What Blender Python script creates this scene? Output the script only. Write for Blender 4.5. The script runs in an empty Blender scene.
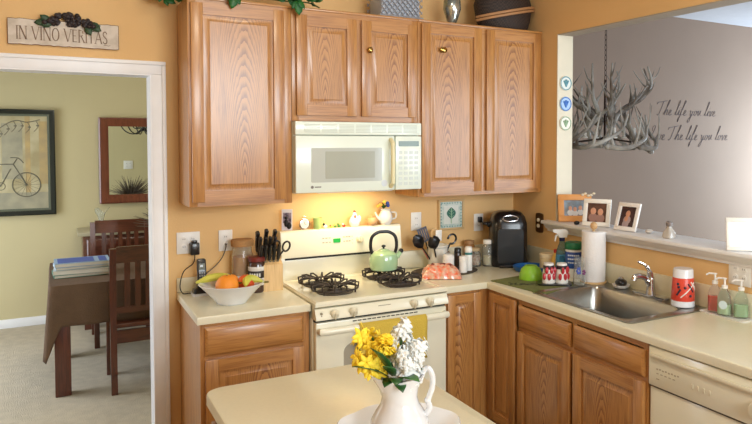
import bpy, bmesh, math, random
from mathutils import Vector, Matrix, noise
random.seed(7)
PI = math.pi
col = bpy.context.scene.collection
R = math.radians

# ------------------------------------------------------------------ materials
def srgb(r, g, b):
    f = lambda c: (c/12.92 if c <= .04045 else ((c+.055)/1.055)**2.4)
    return (f(r/255), f(g/255), f(b/255), 1)

def mat(name, c, rough=.5, metal=0, spec=.5, coat=0, noise_amt=0, noise_scale=8, bump=0, bump_scale=60, c2=None, emit=0, trans=0, ior=1.45, stretch=(1,1,1), coat_rough=.1):
    m = bpy.data.materials.new(name); m.use_nodes = True
    nt = m.node_tree; b = nt.nodes['Principled BSDF']
    b.inputs['Base Color'].default_value = c
    b.inputs['Roughness'].default_value = rough
    b.inputs['Metallic'].default_value = metal
    b.inputs['Specular IOR Level'].default_value = spec
    b.inputs['Coat Weight'].default_value = coat
    b.inputs['Coat Roughness'].default_value = coat_rough
    b.inputs['Transmission Weight'].default_value = trans
    b.inputs['IOR'].default_value = ior
    tc = nt.nodes.new('ShaderNodeTexCoord'); mp = nt.nodes.new('ShaderNodeMapping')
    mp.inputs['Scale'].default_value = stretch
    nt.links.new(tc.outputs['Object'], mp.inputs['Vector'])
    n = nt.nodes.new('ShaderNodeTexNoise'); n.inputs['Scale'].default_value = noise_scale; n.inputs['Detail'].default_value = 4
    nt.links.new(mp.outputs['Vector'], n.inputs['Vector'])
    if c2 is None:
        k = 1 - (noise_amt or .04)
        c2 = (c[0]*k, c[1]*k, c[2]*k, 1)
    r = nt.nodes.new('ShaderNodeValToRGB')
    r.color_ramp.elements[0].position = .35; r.color_ramp.elements[1].position = .65
    r.color_ramp.elements[0].color = c; r.color_ramp.elements[1].color = c2
    nt.links.new(n.outputs['Fac'], r.inputs['Fac']); nt.links.new(r.outputs['Color'], b.inputs['Base Color'])
    if bump:
        n2 = nt.nodes.new('ShaderNodeTexNoise'); n2.inputs['Scale'].default_value = bump_scale
        nt.links.new(mp.outputs['Vector'], n2.inputs['Vector'])
        bp = nt.nodes.new('ShaderNodeBump'); bp.inputs['Strength'].default_value = bump; bp.inputs['Distance'].default_value = .01
        nt.links.new(n2.outputs['Fac'], bp.inputs['Height']); nt.links.new(bp.outputs['Normal'], b.inputs['Normal'])
    if emit:
        b.inputs['Emission Color'].default_value = c; b.inputs['Emission Strength'].default_value = emit
    return m

def wood(name, c_lo, c_hi, axis='z', cathedral=False, rough=.4, coat=.65, scale=1.0):
    """Oak: fine pores stretched along the grain; panels add a narrow run of pointed growth rings up the middle."""
    m = bpy.data.materials.new(name); m.use_nodes = True
    nt = m.node_tree; L = nt.links; b = nt.nodes['Principled BSDF']; N = nt.nodes.new
    b.inputs['Roughness'].default_value = rough; b.inputs['Coat Weight'].default_value = coat; b.inputs['Coat Roughness'].default_value = .22
    tc = N('ShaderNodeTexCoord'); oi = N('ShaderNodeObjectInfo')
    cmb = N('ShaderNodeCombineXYZ'); mul = N('ShaderNodeVectorMath'); mul.operation = 'SCALE'; add = N('ShaderNodeVectorMath'); add.operation = 'ADD'
    for k in range(3): L.new(oi.outputs['Random'], cmb.inputs[k])
    L.new(cmb.outputs[0], mul.inputs[0]); mul.inputs['Scale'].default_value = 7
    L.new(tc.outputs['Object'], add.inputs[0]); L.new(mul.outputs[0], add.inputs[1])
    def mapped(g):
        st = {'z': (1, 1, g), 'x': (g, 1, 1), 'y': (1, g, 1)}[axis]
        mp = N('ShaderNodeMapping'); mp.inputs['Scale'].default_value = [q*scale for q in st]; L.new(add.outputs[0], mp.inputs['Vector']); return mp
    m1 = mapped(.05); m2 = mapped(.09)
    fine = N('ShaderNodeTexNoise'); fine.inputs['Scale'].default_value = 170; fine.inputs['Detail'].default_value = 2; L.new(m1.outputs[0], fine.inputs['Vector'])
    broad = N('ShaderNodeTexNoise'); broad.inputs['Scale'].default_value = 38; broad.inputs['Detail'].default_value = 3; L.new(m2.outputs[0], broad.inputs['Vector'])
    mx = N('ShaderNodeMix'); mx.data_type = 'FLOAT'; mx.inputs[0].default_value = .5
    L.new(fine.outputs['Fac'], mx.inputs[2]); L.new(broad.outputs['Fac'], mx.inputs[3]); out = mx.outputs[0]
    if cathedral:
        wv = N('ShaderNodeTexWave'); wv.wave_type = 'RINGS'; wv.rings_direction = 'Y'; wv.wave_profile = 'SAW'
        wv.inputs['Scale'].default_value = 12; wv.inputs['Distortion'].default_value = 3.2; wv.inputs['Detail'].default_value = 3; wv.inputs['Detail Scale'].default_value = 1.6
        wob = N('ShaderNodeMapping'); wob.inputs['Scale'].default_value = (3.4, 1, .46); wob.inputs['Location'].default_value = (0, 0, .02)
        sh = N('ShaderNodeVectorMath'); sh.operation = 'ADD'; cm2 = N('ShaderNodeCombineXYZ')
        sc_ = N('ShaderNodeMath'); sc_.operation = 'MULTIPLY_ADD'; sc_.inputs[1].default_value = .09; sc_.inputs[2].default_value = -.045
        L.new(oi.outputs['Random'], sc_.inputs[0]); L.new(sc_.outputs[0], cm2.inputs[0]); L.new(tc.outputs['Object'], sh.inputs[0]); L.new(cm2.outputs[0], sh.inputs[1])
        L.new(sh.outputs[0], wob.inputs['Vector']); L.new(wob.outputs[0], wv.inputs['Vector'])
        sep = N('ShaderNodeSeparateXYZ'); L.new(sh.outputs[0], sep.inputs[0])
        ab = N('ShaderNodeMath'); ab.operation = 'ABSOLUTE'; L.new(sep.outputs[0], ab.inputs[0])
        mr = N('ShaderNodeMapRange'); mr.inputs[1].default_value = .02; mr.inputs[2].default_value = .13; mr.inputs[3].default_value = .46; mr.inputs[4].default_value = .06
        L.new(ab.outputs[0], mr.inputs[0])
        m3 = N('ShaderNodeMix'); m3.data_type = 'FLOAT'; L.new(mr.outputs[0], m3.inputs[0]); L.new(out, m3.inputs[2]); L.new(wv.outputs['Fac'], m3.inputs[3]); out = m3.outputs[0]
    r = N('ShaderNodeValToRGB')
    r.color_ramp.elements[0].position = .30; r.color_ramp.elements[0].color = c_lo
    r.color_ramp.elements[1].position = .56; r.color_ramp.elements[1].color = c_hi
    L.new(out, r.inputs['Fac']); L.new(r.outputs['Color'], b.inputs['Base Color'])
    bp = N('ShaderNodeBump'); bp.inputs['Strength'].default_value = .1; bp.inputs['Distance'].default_value = .003
    L.new(out, bp.inputs['Height']); L.new(bp.outputs['Normal'], b.inputs['Normal'])
    return m

OAK_LO, OAK_HI = srgb(146, 92, 44), srgb(184, 130, 70)
oak_v = wood('oak_vertical', OAK_LO, OAK_HI, 'z')
oak_h = wood('oak_horizontal', OAK_LO, OAK_HI, 'x')
oak_p = wood('oak_panel', srgb(134,84,40), OAK_HI, 'z', cathedral=True)
oak_dark = mat('oak_gap_shadowless', srgb(120,78,46), .6)
WALN = wood('dark_table_wood', srgb(62,28,18), srgb(98,48,30), 'z', rough=.3)
WALN_H = wood('dark_table_wood_across', srgb(62,28,18), srgb(98,48,30), 'x', rough=.3)
orange = mat('orange_wall_paint', srgb(228,188,130), .75, bump=.08, bump_scale=90, noise_amt=.03, noise_scale=3)
olive = mat('olive_wall_paint', srgb(204,192,150), .8, bump=.06, bump_scale=90, noise_scale=2)
mauve = mat('mauve_wall_paint', srgb(156,134,118), .8, bump=.06, bump_scale=60, noise_scale=2)
ceilm = mat('ceiling_paint', srgb(214,216,224), .9, bump=.1, bump_scale=120)
trimw = mat('white_trim_paint', srgb(240,241,242), .4, bump=.02)
trimc = mat('cream_trim_paint', srgb(222,212,188), .45)
lam = mat('cream_laminate', srgb(222,216,188), .32, noise_amt=.03, noise_scale=90, coat=.2)
carpet = mat('beige_carpet', srgb(206,194,172), .95, noise_amt=.12, noise_scale=14, bump=.9, bump_scale=160, spec=.1)
def tile_floor():
    m = mat('vinyl_tile_floor', srgb(110,84,60), .5)
    nt = m.node_tree; br = nt.nodes.new('ShaderNodeTexBrick'); br.inputs['Scale'].default_value = 3
    br.inputs['Color1'].default_value = srgb(108,82,58); br.inputs['Color2'].default_value = srgb(96,72,52); br.inputs['Mortar'].default_value = srgb(98,80,62)
    br.offset = 0; br.inputs['Row Height'].default_value = .5; br.inputs['Mortar Size'].default_value = .01
    tc = nt.nodes.new('ShaderNodeTexCoord'); nt.links.new(tc.outputs['Object'], br.inputs['Vector'])
    nt.links.new(br.outputs['Color'], nt.nodes['Principled BSDF'].inputs['Base Color']); return m
vinyl = tile_floor()
bisque = mat('bisque_enamel', srgb(234,230,206), .22, coat=.5, noise_amt=.01)
bisque_d = mat('bisque_plastic', srgb(222,214,186), .35)
mwhite = mat('microwave_white', srgb(232,240,226), .25, coat=.5, noise_amt=.01)
mgrille = mat('microwave_grille', srgb(202,208,192), .4)
mglass = mat('microwave_window', srgb(188,194,186), .12, coat=.7, noise_amt=.03, noise_scale=400)
black = mat('black_plastic', srgb(20,20,22), .3, coat=.3)
blackm = mat('matte_black', srgb(14,14,15), .6)
iron = mat('cast_iron_grate', srgb(52,44,40), .5, bump=.1)
steel = mat('stainless_steel', srgb(158,156,150), .3, metal=1, noise_amt=.06, noise_scale=60, stretch=(1,.05,1))
chrome = mat('chrome', srgb(205,205,208), .16, metal=1)
brass = mat('brass', srgb(196,160,90), .2, metal=1)
silver = mat('silver_glaze', srgb(200,205,205), .1, metal=.8)
white = mat('white_porcelain', srgb(228,230,232), .12, coat=.6, noise_amt=.01)
whitep = mat('white_plastic', srgb(236,234,228), .35)
paper = mat('white_paper_towel', srgb(238,236,234), .9, bump=.3, bump_scale=90)
green_led = mat('green_display', srgb(30,150,60), .3, emit=.6)
dgray = mat('dark_grey_glass', srgb(64,62,58), .1, coat=.8)
ovgl = mat('oven_window_glass', srgb(170,164,146), .15, coat=.6)
celadon = mat('green_enamel', srgb(172,206,160), .15, coat=.7)
yellow_cloth = mat('yellow_towel_cloth', srgb(216,186,76), .95, bump=.6, bump_scale=220)
blockw = wood('maple_block', srgb(196,158,104), srgb(224,190,136), 'z', rough=.5, coat=.1)
orange_f = mat('orange_peel', srgb(244,150,44), .5, bump=.3, bump_scale=180, noise_amt=.08)
peach_f = mat('nectarine_skin', srgb(232,112,40), .4, c2=srgb(200,50,30), noise_scale=20)
banana = mat('banana_skin', srgb(208,204,84), .5, c2=srgb(176,184,70), noise_scale=14)
brown_cloth = mat('brown_tablecloth', srgb(104,82,64), .95, bump=.5, bump_scale=140, noise_amt=.1, noise_scale=20)
leafg = mat('ivy_green', srgb(44,108,44), .45, c2=srgb(28,84,40), noise_scale=30)
leafd = mat('dark_leaf_green', srgb(38,80,36), .4, c2=srgb(60,106,50), noise_scale=30)
petal_y = mat('yellow_petal', srgb(255,228,66), .6, c2=srgb(252,214,50), noise_scale=60)
petal_y.node_tree.nodes['Principled BSDF'].inputs['Subsurface Weight'].default_value = 0
petal_w = mat('white_petal', srgb(234,238,236), .6, noise_amt=.05, noise_scale=60)
antlerm = mat('antler_bone', srgb(176,174,168), .45, c2=srgb(92,80,70), noise_scale=5)
rust = mat('dark_bronze_metal', srgb(58,44,38), .4, metal=.7)
ironblk = mat('black_iron_fixture', srgb(28,26,24), .5)
def glassm(name, c, rough=.03):
    m = bpy.data.materials.new(name); m.use_nodes = True; nt = m.node_tree
    b = nt.nodes['Principled BSDF']; b.inputs['Base Color'].default_value = c; b.inputs['Roughness'].default_value = rough
    b.inputs['Transmission Weight'].default_value = .92; b.inputs['IOR'].default_value = 1.3
    n = nt.nodes.new('ShaderNodeTexNoise'); n.inputs['Scale'].default_value = 20
    mr = nt.nodes.new('ShaderNodeMapRange'); mr.inputs[3].default_value = rough; mr.inputs[4].default_value = rough+.03
    nt.links.new(n.outputs[0], mr.inputs[0]); nt.links.new(mr.outputs[0], b.inputs['Roughness'])
    return m
glass = glassm('clear_glass', (.93,.96,.95,1))
glass_b = glassm('blue_spray_plastic', srgb(170,220,244), .12)
glass_g = glassm('pale_green_plastic', srgb(236,246,236), .1)
soapred = mat('red_soap', srgb(206,66,42), .2, coat=.5)
mirror_m = mat('mirror_glass', (.86,.9,.87,1), .01, metal=1, noise_amt=.001)
bluep = mat('blue_plastic', srgb(28,92,160), .3)
greenp = mat('lime_green_plastic', srgb(138,190,52), .35)
matg = mat('olive_drying_mat', srgb(112,118,66), .95, bump=.5, bump_scale=200, noise_amt=.15, noise_scale=40)
matdark = mat('dark_mat_print', srgb(58,58,40), .95)
wick = None
def wicker(name, c1, c2, s=90):
    m = mat(name, c1, .7); nt = m.node_tree; ck = nt.nodes.new('ShaderNodeTexChecker'); ck.inputs['Scale'].default_value = s
    ck.inputs['Color1'].default_value = c1; ck.inputs['Color2'].default_value = c2
    tc = nt.nodes.new('ShaderNodeTexCoord'); nt.links.new(tc.outputs['Object'], ck.inputs['Vector'])
    nt.links.new(ck.outputs[0], nt.nodes['Principled BSDF'].inputs['Base Color']); return m
wick = wicker('dark_wicker', srgb(62,48,40), srgb(36,28,24))
bamboo = mat('tan_cane', srgb(176,130,86), .5)
C = lambda n, r, g, b, **k: mat(n, srgb(r, g, b), **k)

# ------------------------------------------------------------------ mesh builder
class B:
    def __init__(s): s.bm = bmesh.new(); s.M = Matrix.Identity(4)
    def _v(s, p): return s.bm.verts.new(s.M @ Vector(p))
    def box(s, x0, x1, y0, y1, z0, z1, mi=0, bev=0, seg=2):
        vs = [s._v((x, y, z)) for x in (x0, x1) for y in (y0, y1) for z in (z0, z1)]
        fs = []
        for q in ((0,1,3,2),(4,6,7,5),(0,4,5,1),(2,3,7,6),(0,2,6,4),(1,5,7,3)):
            f = s.bm.faces.new([vs[i] for i in q]); f.material_index = mi; f.smooth = True; fs.append(f)
        if bev:
            es = list({e for f in fs for e in f.edges})
            bmesh.ops.bevel(s.bm, geom=es, offset=bev, segments=seg, affect='EDGES', profile=.5, material=-1)
        return s
    def loft(s, rings, mi=0, cap=True, closed=True):
        R_ = [[s._v(p) for p in r] for r in rings]; n = len(R_[0])
        for a, b in zip(R_[:-1], R_[1:]):
            for i in range(n if closed else n-1):
                j = (i+1) % n
                f = s.bm.faces.new((a[i], a[j], b[j], b[i])); f.material_index = mi; f.smooth = True
        if cap and closed:
            for r, fl in ((R_[0], 1), (R_[-1], 0)):
                f = s.bm.faces.new(r[::-1] if fl else r); f.material_index = mi; f.smooth = True
        return s
    def lathe(s, prof, c=(0,0,0), n=28, mi=0, cap=True, sx=1, sy=1):
        rings = [[(c[0]+max(r, .0004)*math.cos(2*PI*i/n)*sx, c[1]+max(r, .0004)*math.sin(2*PI*i/n)*sy, c[2]+z) for i in range(n)] for r, z in prof]
        return s.loft(rings, mi, cap)
    def cyl(s, a, b, r, n=14, mi=0, r2=None):
        return s.tube([a, b], r if r2 is None else [r, r2], n, mi)
    def tube(s, pts, r, n=8, mi=0, closed=False, flat=1.0):
        pts = [Vector(p) for p in pts]; m = len(pts)
        rs = r if isinstance(r, (list, tuple)) else [r]*m
        rings = []; up = None
        for i, p in enumerate(pts):
            if closed: t = pts[(i+1) % m]-pts[i-1]
            else: t = pts[min(i+1, m-1)]-pts[max(i-1, 0)]
            t = t.normalized() if t.length > 1e-9 else Vector((0,0,1))
            if up is None:
                up = Vector((0,0,1)) if abs(t.z) < .9 else Vector((1,0,0))
            u = t.cross(up);
            if u.length < 1e-6: u = t.cross(Vector((0,1,0)))
            u.normalize(); w = u.cross(t).normalized(); up = w
            rings.append([tuple(p+(u*math.cos(2*PI*k/n)+w*math.sin(2*PI*k/n)*flat)*rs[i]) for k in range(n)])
        if closed:
            R_ = [[s._v(q) for q in g] for g in rings]
            for i in range(m):
                a, b = R_[i], R_[(i+1) % m]
                for k in range(n):
                    j = (k+1) % n; f = s.bm.faces.new((a[k], a[j], b[j], b[k])); f.material_index = mi; f.smooth = True
            return s
        return s.loft(rings, mi)
    def ball(s, c, r, mi=0, n=16, m=10):
        if not isinstance(r, (tuple, list)): r = (r, r, r)
        prof = [(math.sin(PI*k/m), -math.cos(PI*k/m)) for k in range(m+1)]
        rings = [[(c[0]+max(a, .004)*r[0]*math.cos(2*PI*i/n), c[1]+max(a, .004)*r[1]*math.sin(2*PI*i/n), c[2]+z*r[2]) for i in range(n)] for a, z in prof]
        return s.loft(rings, mi)
    def prism(s, poly, axis, a, b, mi=0):
        def P(u, v, w): return {'x': (w, u, v), 'y': (u, w, v), 'z': (u, v, w)}[axis]
        return s.loft([[P(u, v, a) for u, v in poly], [P(u, v, b) for u, v in poly]], mi)
    def leaf(s, p, d, up, L, W, mi=0, curl=.15):
        p = Vector(p); d = Vector(d).normalized(); up = Vector(up); sd = d.cross(up)
        sd = sd.normalized() if sd.length > 1e-6 else Vector((1,0,0)); nn = sd.cross(d).normalized()
        vs_l = []; vs_r = []; mid = []
        for k, wd in enumerate((0, .7, 1, .75, 0)):
            t = k/4; q = p+d*L*t - nn*curl*L*t*t
            mid.append(s.bm.verts.new(s.M@q)); 
            vs_l.append(s.bm.verts.new(s.M@(q+sd*W*.5*wd+nn*.08*W*wd)) if wd else mid[-1]); vs_r.append(s.bm.verts.new(s.M@(q-sd*W*.5*wd+nn*.08*W*wd)) if wd else mid[-1])
        for k in range(4):
            for side in (vs_l, vs_r):
                q = [mid[k], mid[k+1], side[k+1], side[k]]; u = []
                for v in q:
                    if v not in u: u.append(v)
                if len(u) >= 3:
                    f = s.bm.faces.new(u); f.material_index = mi; f.smooth = True
        return s
    def out(s, name, mats, parent=None, loc=(0,0,0), rot=(0,0,0), sharp=35, thick=0, org=None):
        if org is not None:
            bmesh.ops.translate(s.bm, verts=s.bm.verts, vec=-Vector(org)); loc = org
        bmesh.ops.recalc_face_normals(s.bm, faces=s.bm.faces)
        me = bpy.data.meshes.new(name); s.bm.to_mesh(me); s.bm.free()
        for m in (mats if isinstance(mats, (list, tuple)) else [mats]): me.materials.append(m)
        me.set_sharp_from_angle(angle=R(sharp))
        o = bpy.data.objects.new(name, me); col.objects.link(o); o.location = loc; o.rotation_euler = rot
        if parent: o.parent = parent
        if thick:
            md = o.modifiers.new('thickness', 'SOLIDIFY'); md.thickness = thick; md.offset = 0
        return o

def thing(name, label, cat, loc=(0,0,0), rz=0, group=None, rot=None):
    o = bpy.data.objects.new(name, None); col.objects.link(o); o.empty_display_size = .05
    o.location = loc; o.rotation_euler = rot or (0,0,rz); o['label'] = label; o['category'] = cat
    if group: o['group'] = group
    return o
def tag(o, label, cat, group=None):
    o['label'] = label; o['category'] = cat
    if group: o['group'] = group
    return o
def struct(name, b, mats, loc=(0,0,0), parent=None):
    o = b.out(name, mats, parent, loc)
    if not parent: o['kind'] = 'structure'
    return o
def copy_tree(o, parent=None):
    c = o.copy(); col.objects.link(c)
    if parent: c.parent = parent
    for ch in list(o.children): copy_tree(ch, c)
    return c
def smooth_path(pts, k=6):
    pts = [Vector(p) for p in pts]; q = [pts[0]]+pts+[pts[-1]]; out = []
    for i in range(1, len(q)-2):
        for j in range(k):
            t = j/k; a, b, c, d = q[i-1], q[i], q[i+1], q[i+2]
            out.append(.5*((2*b)+(c-a)*t+(2*a-5*b+4*c-d)*t*t+(3*b-a-3*c+d)*t**3))
    out.append(pts[-1]); return out

XR = 1.677          # kitchen right wall
H = 3.26            # ceilings
ZC = .914           # counter height
SILL = 1.221

# ------------------------------------------------------------------ the rooms
b = B(); b.box(-2.3,-.655+(-1.15),0,.12,0,H); b.box(-1.805,-.655,0,.12,2.083,H); b.box(-.655,XR+.12,0,.12,0,H)
struct('wall_back', b, [orange])
# dining side skin of that wall
b = B(); b.box(-3.2,-1.805,.12,.13,0,H); b.box(-1.805,-.655,.12,.13,2.083,H); b.box(-.655,1.3,.12,.13,0,H)
struct('wall_dining_front', b, [olive])
b = B(); b.box(XR,XR+.12,-.48,0,0,H); b.box(XR,XR+.12,-6.8,-.48,0,1.15); b.box(XR,XR+.12,-3.3,-.48,2.417,H); b.box(XR,XR+.12,-6.8,-3.3,1.15,H)
struct('wall_right', b, [orange])
b = B(); b.box(-2.42,-2.3,-6.92,.12,0,H); struct('wall_left', b, [orange])
b = B(); b.box(-2.3,-.9,-6.92,-6.8,0,H); b.box(1.65,XR+.12,-6.92,-6.8,0,H); b.box(-.9,1.65,-6.92,-6.8,0,1.5); b.box(-.9,1.65,-6.92,-6.8,3.05,H)
struct('wall_front', b, [orange])
b = B(); b.box(-2.3,XR,-6.8,0,-.1,0); struct('floor_kitchen', b, [vinyl])
b = B(); b.box(-2.42,XR+.12,-6.92,.12,H,H+.1); struct('ceiling_kitchen', b, [ceilm])
# dining room
b = B(); b.box(-3.2,1.3,3.54,3.66,0,H); struct('wall_dining_back', b, [olive])
b = B(); b.box(1.3,1.42,.13,3.54,0,H); struct('wall_dining_right', b, [olive])
b = B(); b.box(-3.32,-3.2,.12,.5,0,H); b.box(-3.32,-3.2,2.9,3.66,0,H); b.box(-3.32,-3.2,.5,2.9,2.15,H); b.box(-3.32,-3.2,.5,2.9,0,.05)
struct('wall_dining_left', b, [olive])
b = B(); b.box(-3.2,1.3,0.0,3.54,-.1,0.0); struct('floor_dining', b, [carpet], (0,0,.003))
b = B(); b.box(-3.32,1.42,.12,3.66,H,H+.1); struct('ceiling_dining', b, [ceilm])
b = B(); b.box(-3.2,1.3,3.525,3.54,.003,.085,bev=.004); struct('baseboard_dining', b, [trimw])
# room beyond the pass-through
b = B(); b.box(XR+.12,9.0,2.0,2.12,0,H); struct('wall_beyond_back', b, [mauve])
b = B(); b.box(8.2,8.32,-4,.0,0,H); b.box(8.2,8.32,1.5,2.0,0,H); b.box(8.2,8.32,0,1.5,0,.5); b.box(8.2,8.32,0,1.5,2.25,H)
struct('wall_beyond_right', b, [mauve])
b = B(); b.box(XR+.12,2.0,-4.12,-4,0,H); b.box(4.4,8.2,-4.12,-4,0,H); b.box(2.0,4.4,-4.12,-4,0,.3); b.box(2.0,4.4,-4.12,-4,2.5,H); struct('wall_beyond_front', b, [mauve])
b = B(); b.box(XR+.12,8.2,-4,2.0,-.1,0); struct('floor_beyond', b, [carpet])
b = B(); b.box(XR+.12,8.32,-4.12,2.12,H,H+.1); struct('ceiling_beyond', b, [ceilm])
# window frames
def window_frame(name, axis, pos, a0, a1, z0, z1):
    b = B(); w = .05
    for (u0,u1,v0,v1) in ((a0,a1,z0,z0+w),(a0,a1,z1-w,z1),(a0,a0+w,z0,z1),(a1-w,a1,z0,z1),((a0+a1)/2-w/2,(a0+a1)/2+w/2,z0,z1)):
        if axis == 'y': b.box(u0,u1,pos-.03,pos+.03,v0,v1)
        else: b.box(pos-.03,pos+.03,u0,u1,v0,v1)
    return struct(name, b, [trimw])
window_frame('window_1','y',-6.86,-.9,1.65,1.5,3.05)
window_frame('window_2','x',8.26,0,1.5,.5,2.25)
window_frame('window_3','y',-4.06,2.0,4.4,.3,2.5)
window_frame('door_1','x',-3.26,.5,2.9,.05,2.15)

# doorway casing
b = B()
y1, y0 = 0, -.02
def casing(b, sgn, yf):
    pass
prof = [(0,0),(0,-.012),(.012,-.02),(.05,-.016),(.062,-.02),(.07,-.014),(.07,0)]
# right leg, left leg, head: stepped moulding in boxes
for (x0,x1) in ((-.655,-.586),(-1.874,-1.805)):
    b.box(x0,x1,-.014,0,0,2.0828,bev=.003); 
    xo = x1 if x0 > -1 else x0+.02
    b.box(xo-.02,xo,-.022,-.0145,0,2.1305,bev=.003)
b.box(-1.874,-.586,-.014,0,2.083,2.151,bev=.003); b.box(-1.874,-.586,-.022,-.0145,2.131,2.151,bev=.003)
b.box(-.663,-.6552,-.016,.144,0,2.075); b.box(-1.8048,-1.797,-.016,.144,0,2.075); b.box(-1.8048,-.6552,-.016,.144,2.0752,2.0828)
struct('trim_1', b, [trimw])
# pass-through return (cream) on jamb + head
b = B(); b.box(XR-.002,XR+.122,-.488,-.48,SILL,2.417); struct('trim_2', b, [trimc])
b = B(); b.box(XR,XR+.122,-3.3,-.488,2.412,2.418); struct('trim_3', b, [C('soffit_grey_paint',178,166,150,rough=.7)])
# sill with bed moulding
b = B(); b.box(1.615,1.86,-3.35,-.397,SILL-.022,SILL,bev=.006)
b.prism([(XR,1.15),(XR-.012,1.15),(XR-.018,1.165),(XR-.03,1.172),(XR-.045,1.192),(XR-.05,1.199),(XR,1.199)],'y',-3.33,-.41)
struct('trim_4', b, [trimw])

# ------------------------------------------------------------------ cabinet pieces
def raised_door(b, x0, z0, w, h, y, t=.02, fr=.058):
    """mi 0 vertical frame, 1 horizontal frame, 2 panel; front faces -y at y-t"""
    yf = y-t
    b.box(x0,x0+fr,yf,y,z0,z0+h,0,bev=.0025); b.box(x0+w-fr,x0+w,yf,y,z0,z0+h,0,bev=.0025)
    b.box(x0+fr,x0+w-fr,yf+.0006,y,z0+.001,z0+fr,1); b.box(x0+fr,x0+w-fr,yf+.0006,y,z0+h-fr,z0+h-.001,1)
    def rect(i, yy): return [(x0+fr+i,yy,z0+fr+i),(x0+w-fr-i,yy,z0+fr+i),(x0+w-fr-i,yy,z0+h-fr-i),(x0+fr+i,yy,z0+h-fr-i)]
    b.loft([rect(-.004,y-.004), rect(-.004,yf+.012), rect(.004,yf+.013), rect(.030,yf+.003), rect(.032,yf+.0015)],2)
def slab_front(b, x0, z0, w, h, y, t=.02, mi=0):
    def rect(i, yy): return [(x0+i,yy,z0+i),(x0+w-i,yy,z0+i),(x0+w-i,yy,z0+h-i),(x0+i,yy,z0+h-i)]
    b.loft([rect(0,y), rect(0,y-t*.45), rect(.008,y-t*.8), rect(.014,y-t)],mi)
def door(parent, x0, z0, w, h, y, knob=None, fr=.058):
    b = B(); raised_door(b,x0,z0,w,h,y,fr=fr); o = b.out('door',[oak_v,oak_h,oak_p],parent,org=(x0+w/2,y,z0+h*.12))
    if knob:
        k = B(); kx,kz,sx = knob
        k.lathe([(.004,0),(.004,.012),(.016,.014),(.018,.02),(.012,.026),(.003,.028)],mi=0,n=20,sx=sx)
        ko = k.out('knob',[brass],o,loc=(kx-(x0+w/2), -.02, kz-(z0+h*.12)),rot=(R(90),0,0))
    return o
def drawer(parent, x0, z0, w, h, y):
    b = B(); slab_front(b,x0,z0,w,h,y); return b.out('drawer',[oak_h],parent,org=(x0+w/2,y,z0))
def wall_cabinet(label, x0, w, z0, z1, doors, depth=.32):
    t = thing('wall_cabinet', label, 'cabinet', (x0,0,z0))
    h = z1-z0; b = B()
    b.box(0,.016,-depth+.019,-.002,0,h); b.box(w-.016,w,-depth+.019,-.002,0,h)
    b.box(.016,w-.016,-depth+.019,-.002,.012,.026); b.box(.016,w-.016,-depth+.019,-.002,h-.014,h); b.box(.016,w-.016,-.012,-.002,.026,h-.014)
    b.out('body',[oak_v],t)
    b = B(); f = b; yb = -depth+.019
    b.box(0,.04,-depth,yb,0,h,0,bev=.0015); b.box(w-.04,w,-depth,yb,0,h,0,bev=.0015)
    b.box(.04,w-.04,-depth+.0005,yb,0,.045,1); b.box(.04,w-.04,-depth+.0005,yb,h-.045,h,1)
    if len(doors) > 1:
        m = (doors[0][0]+doors[0][1]+doors[1][0])/2 - x0; b.box(m-.025,m+.025,-depth+.0002,yb,.045,h-.045,0)
    b.out('face_frame',[oak_v,oak_h],t)
    for d in doors:
        door(t, d[0]-x0, d[2]-z0, d[1], d[3], -depth, (d[4][0]-x0, d[4][1]-z0, d[4][2]) if len(d)>4 else None)
    # small top lip
    b = B(); b.box(-.006 if x0>-.1 and False else 0,w,-depth-.008,-.002,h,h+.014,bev=.003); b.out('top_trim',[oak_h],t)
    return t
ZB, ZT = 1.40, 2.44
wall_cabinet('tall single-door oak wall cabinet left of the microwave', -.525, .523, ZB, ZT, [(-.511,.468,1.423,1.0)])
wall_cabinet('short two-door oak wall cabinet above the microwave', 0.0, .758, 1.842, ZT, [(.022,.345,1.872,.54),(.397,.345,1.872,.54,(.440,2.246,.9))])
wall_cabinet('tall two-door oak wall cabinet in the corner right of the microwave', .76, XR-.76-.002, ZB, ZT, [(.778,.42,1.423,1.008,(.914,2.279,1.35)),(1.235,.42,1.423,1.008)])

def base_body(b, x0, x1, d=.58, z1=.874):
    b.box(x0,x0+.018,-d,-.002,.1,z1); b.box(x1-.018,x1,-d,-.002,.1,z1); b.box(x0+.018,x1-.018,-d,-.002,.1,.118); b.box(x0+.018,x1-.018,-.014,-.002,.118,z1)
# left base cabinet
t = thing('base_cabinet','oak base cabinet with one drawer left of the gas range','cabinet',(-.53,0,0))
b = B(); base_body(b,0,.525); b.box(0.0,.525,-.53,-.52,0.001,.1); b.box(0,.012,-.52,-.002,0.001,.1); b.out('body',[oak_v],t)
b = B(); b.box(0,.035,-.6,-.58,.1,.874,0); b.box(.49,.525,-.6,-.58,.1,.874,0); b.box(.035,.49,-.5995,-.58,.84,.874,1); b.box(.035,.49,-.5995,-.58,.69,.73,1); b.box(.035,.49,-.5995,-.58,.1,.14,1)
b.out('face_frame',[oak_v,oak_h],t)
drawer(t,.02,.72,.474,.135,-.6); door(t,.02,.12,.474,.582,-.6)
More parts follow.
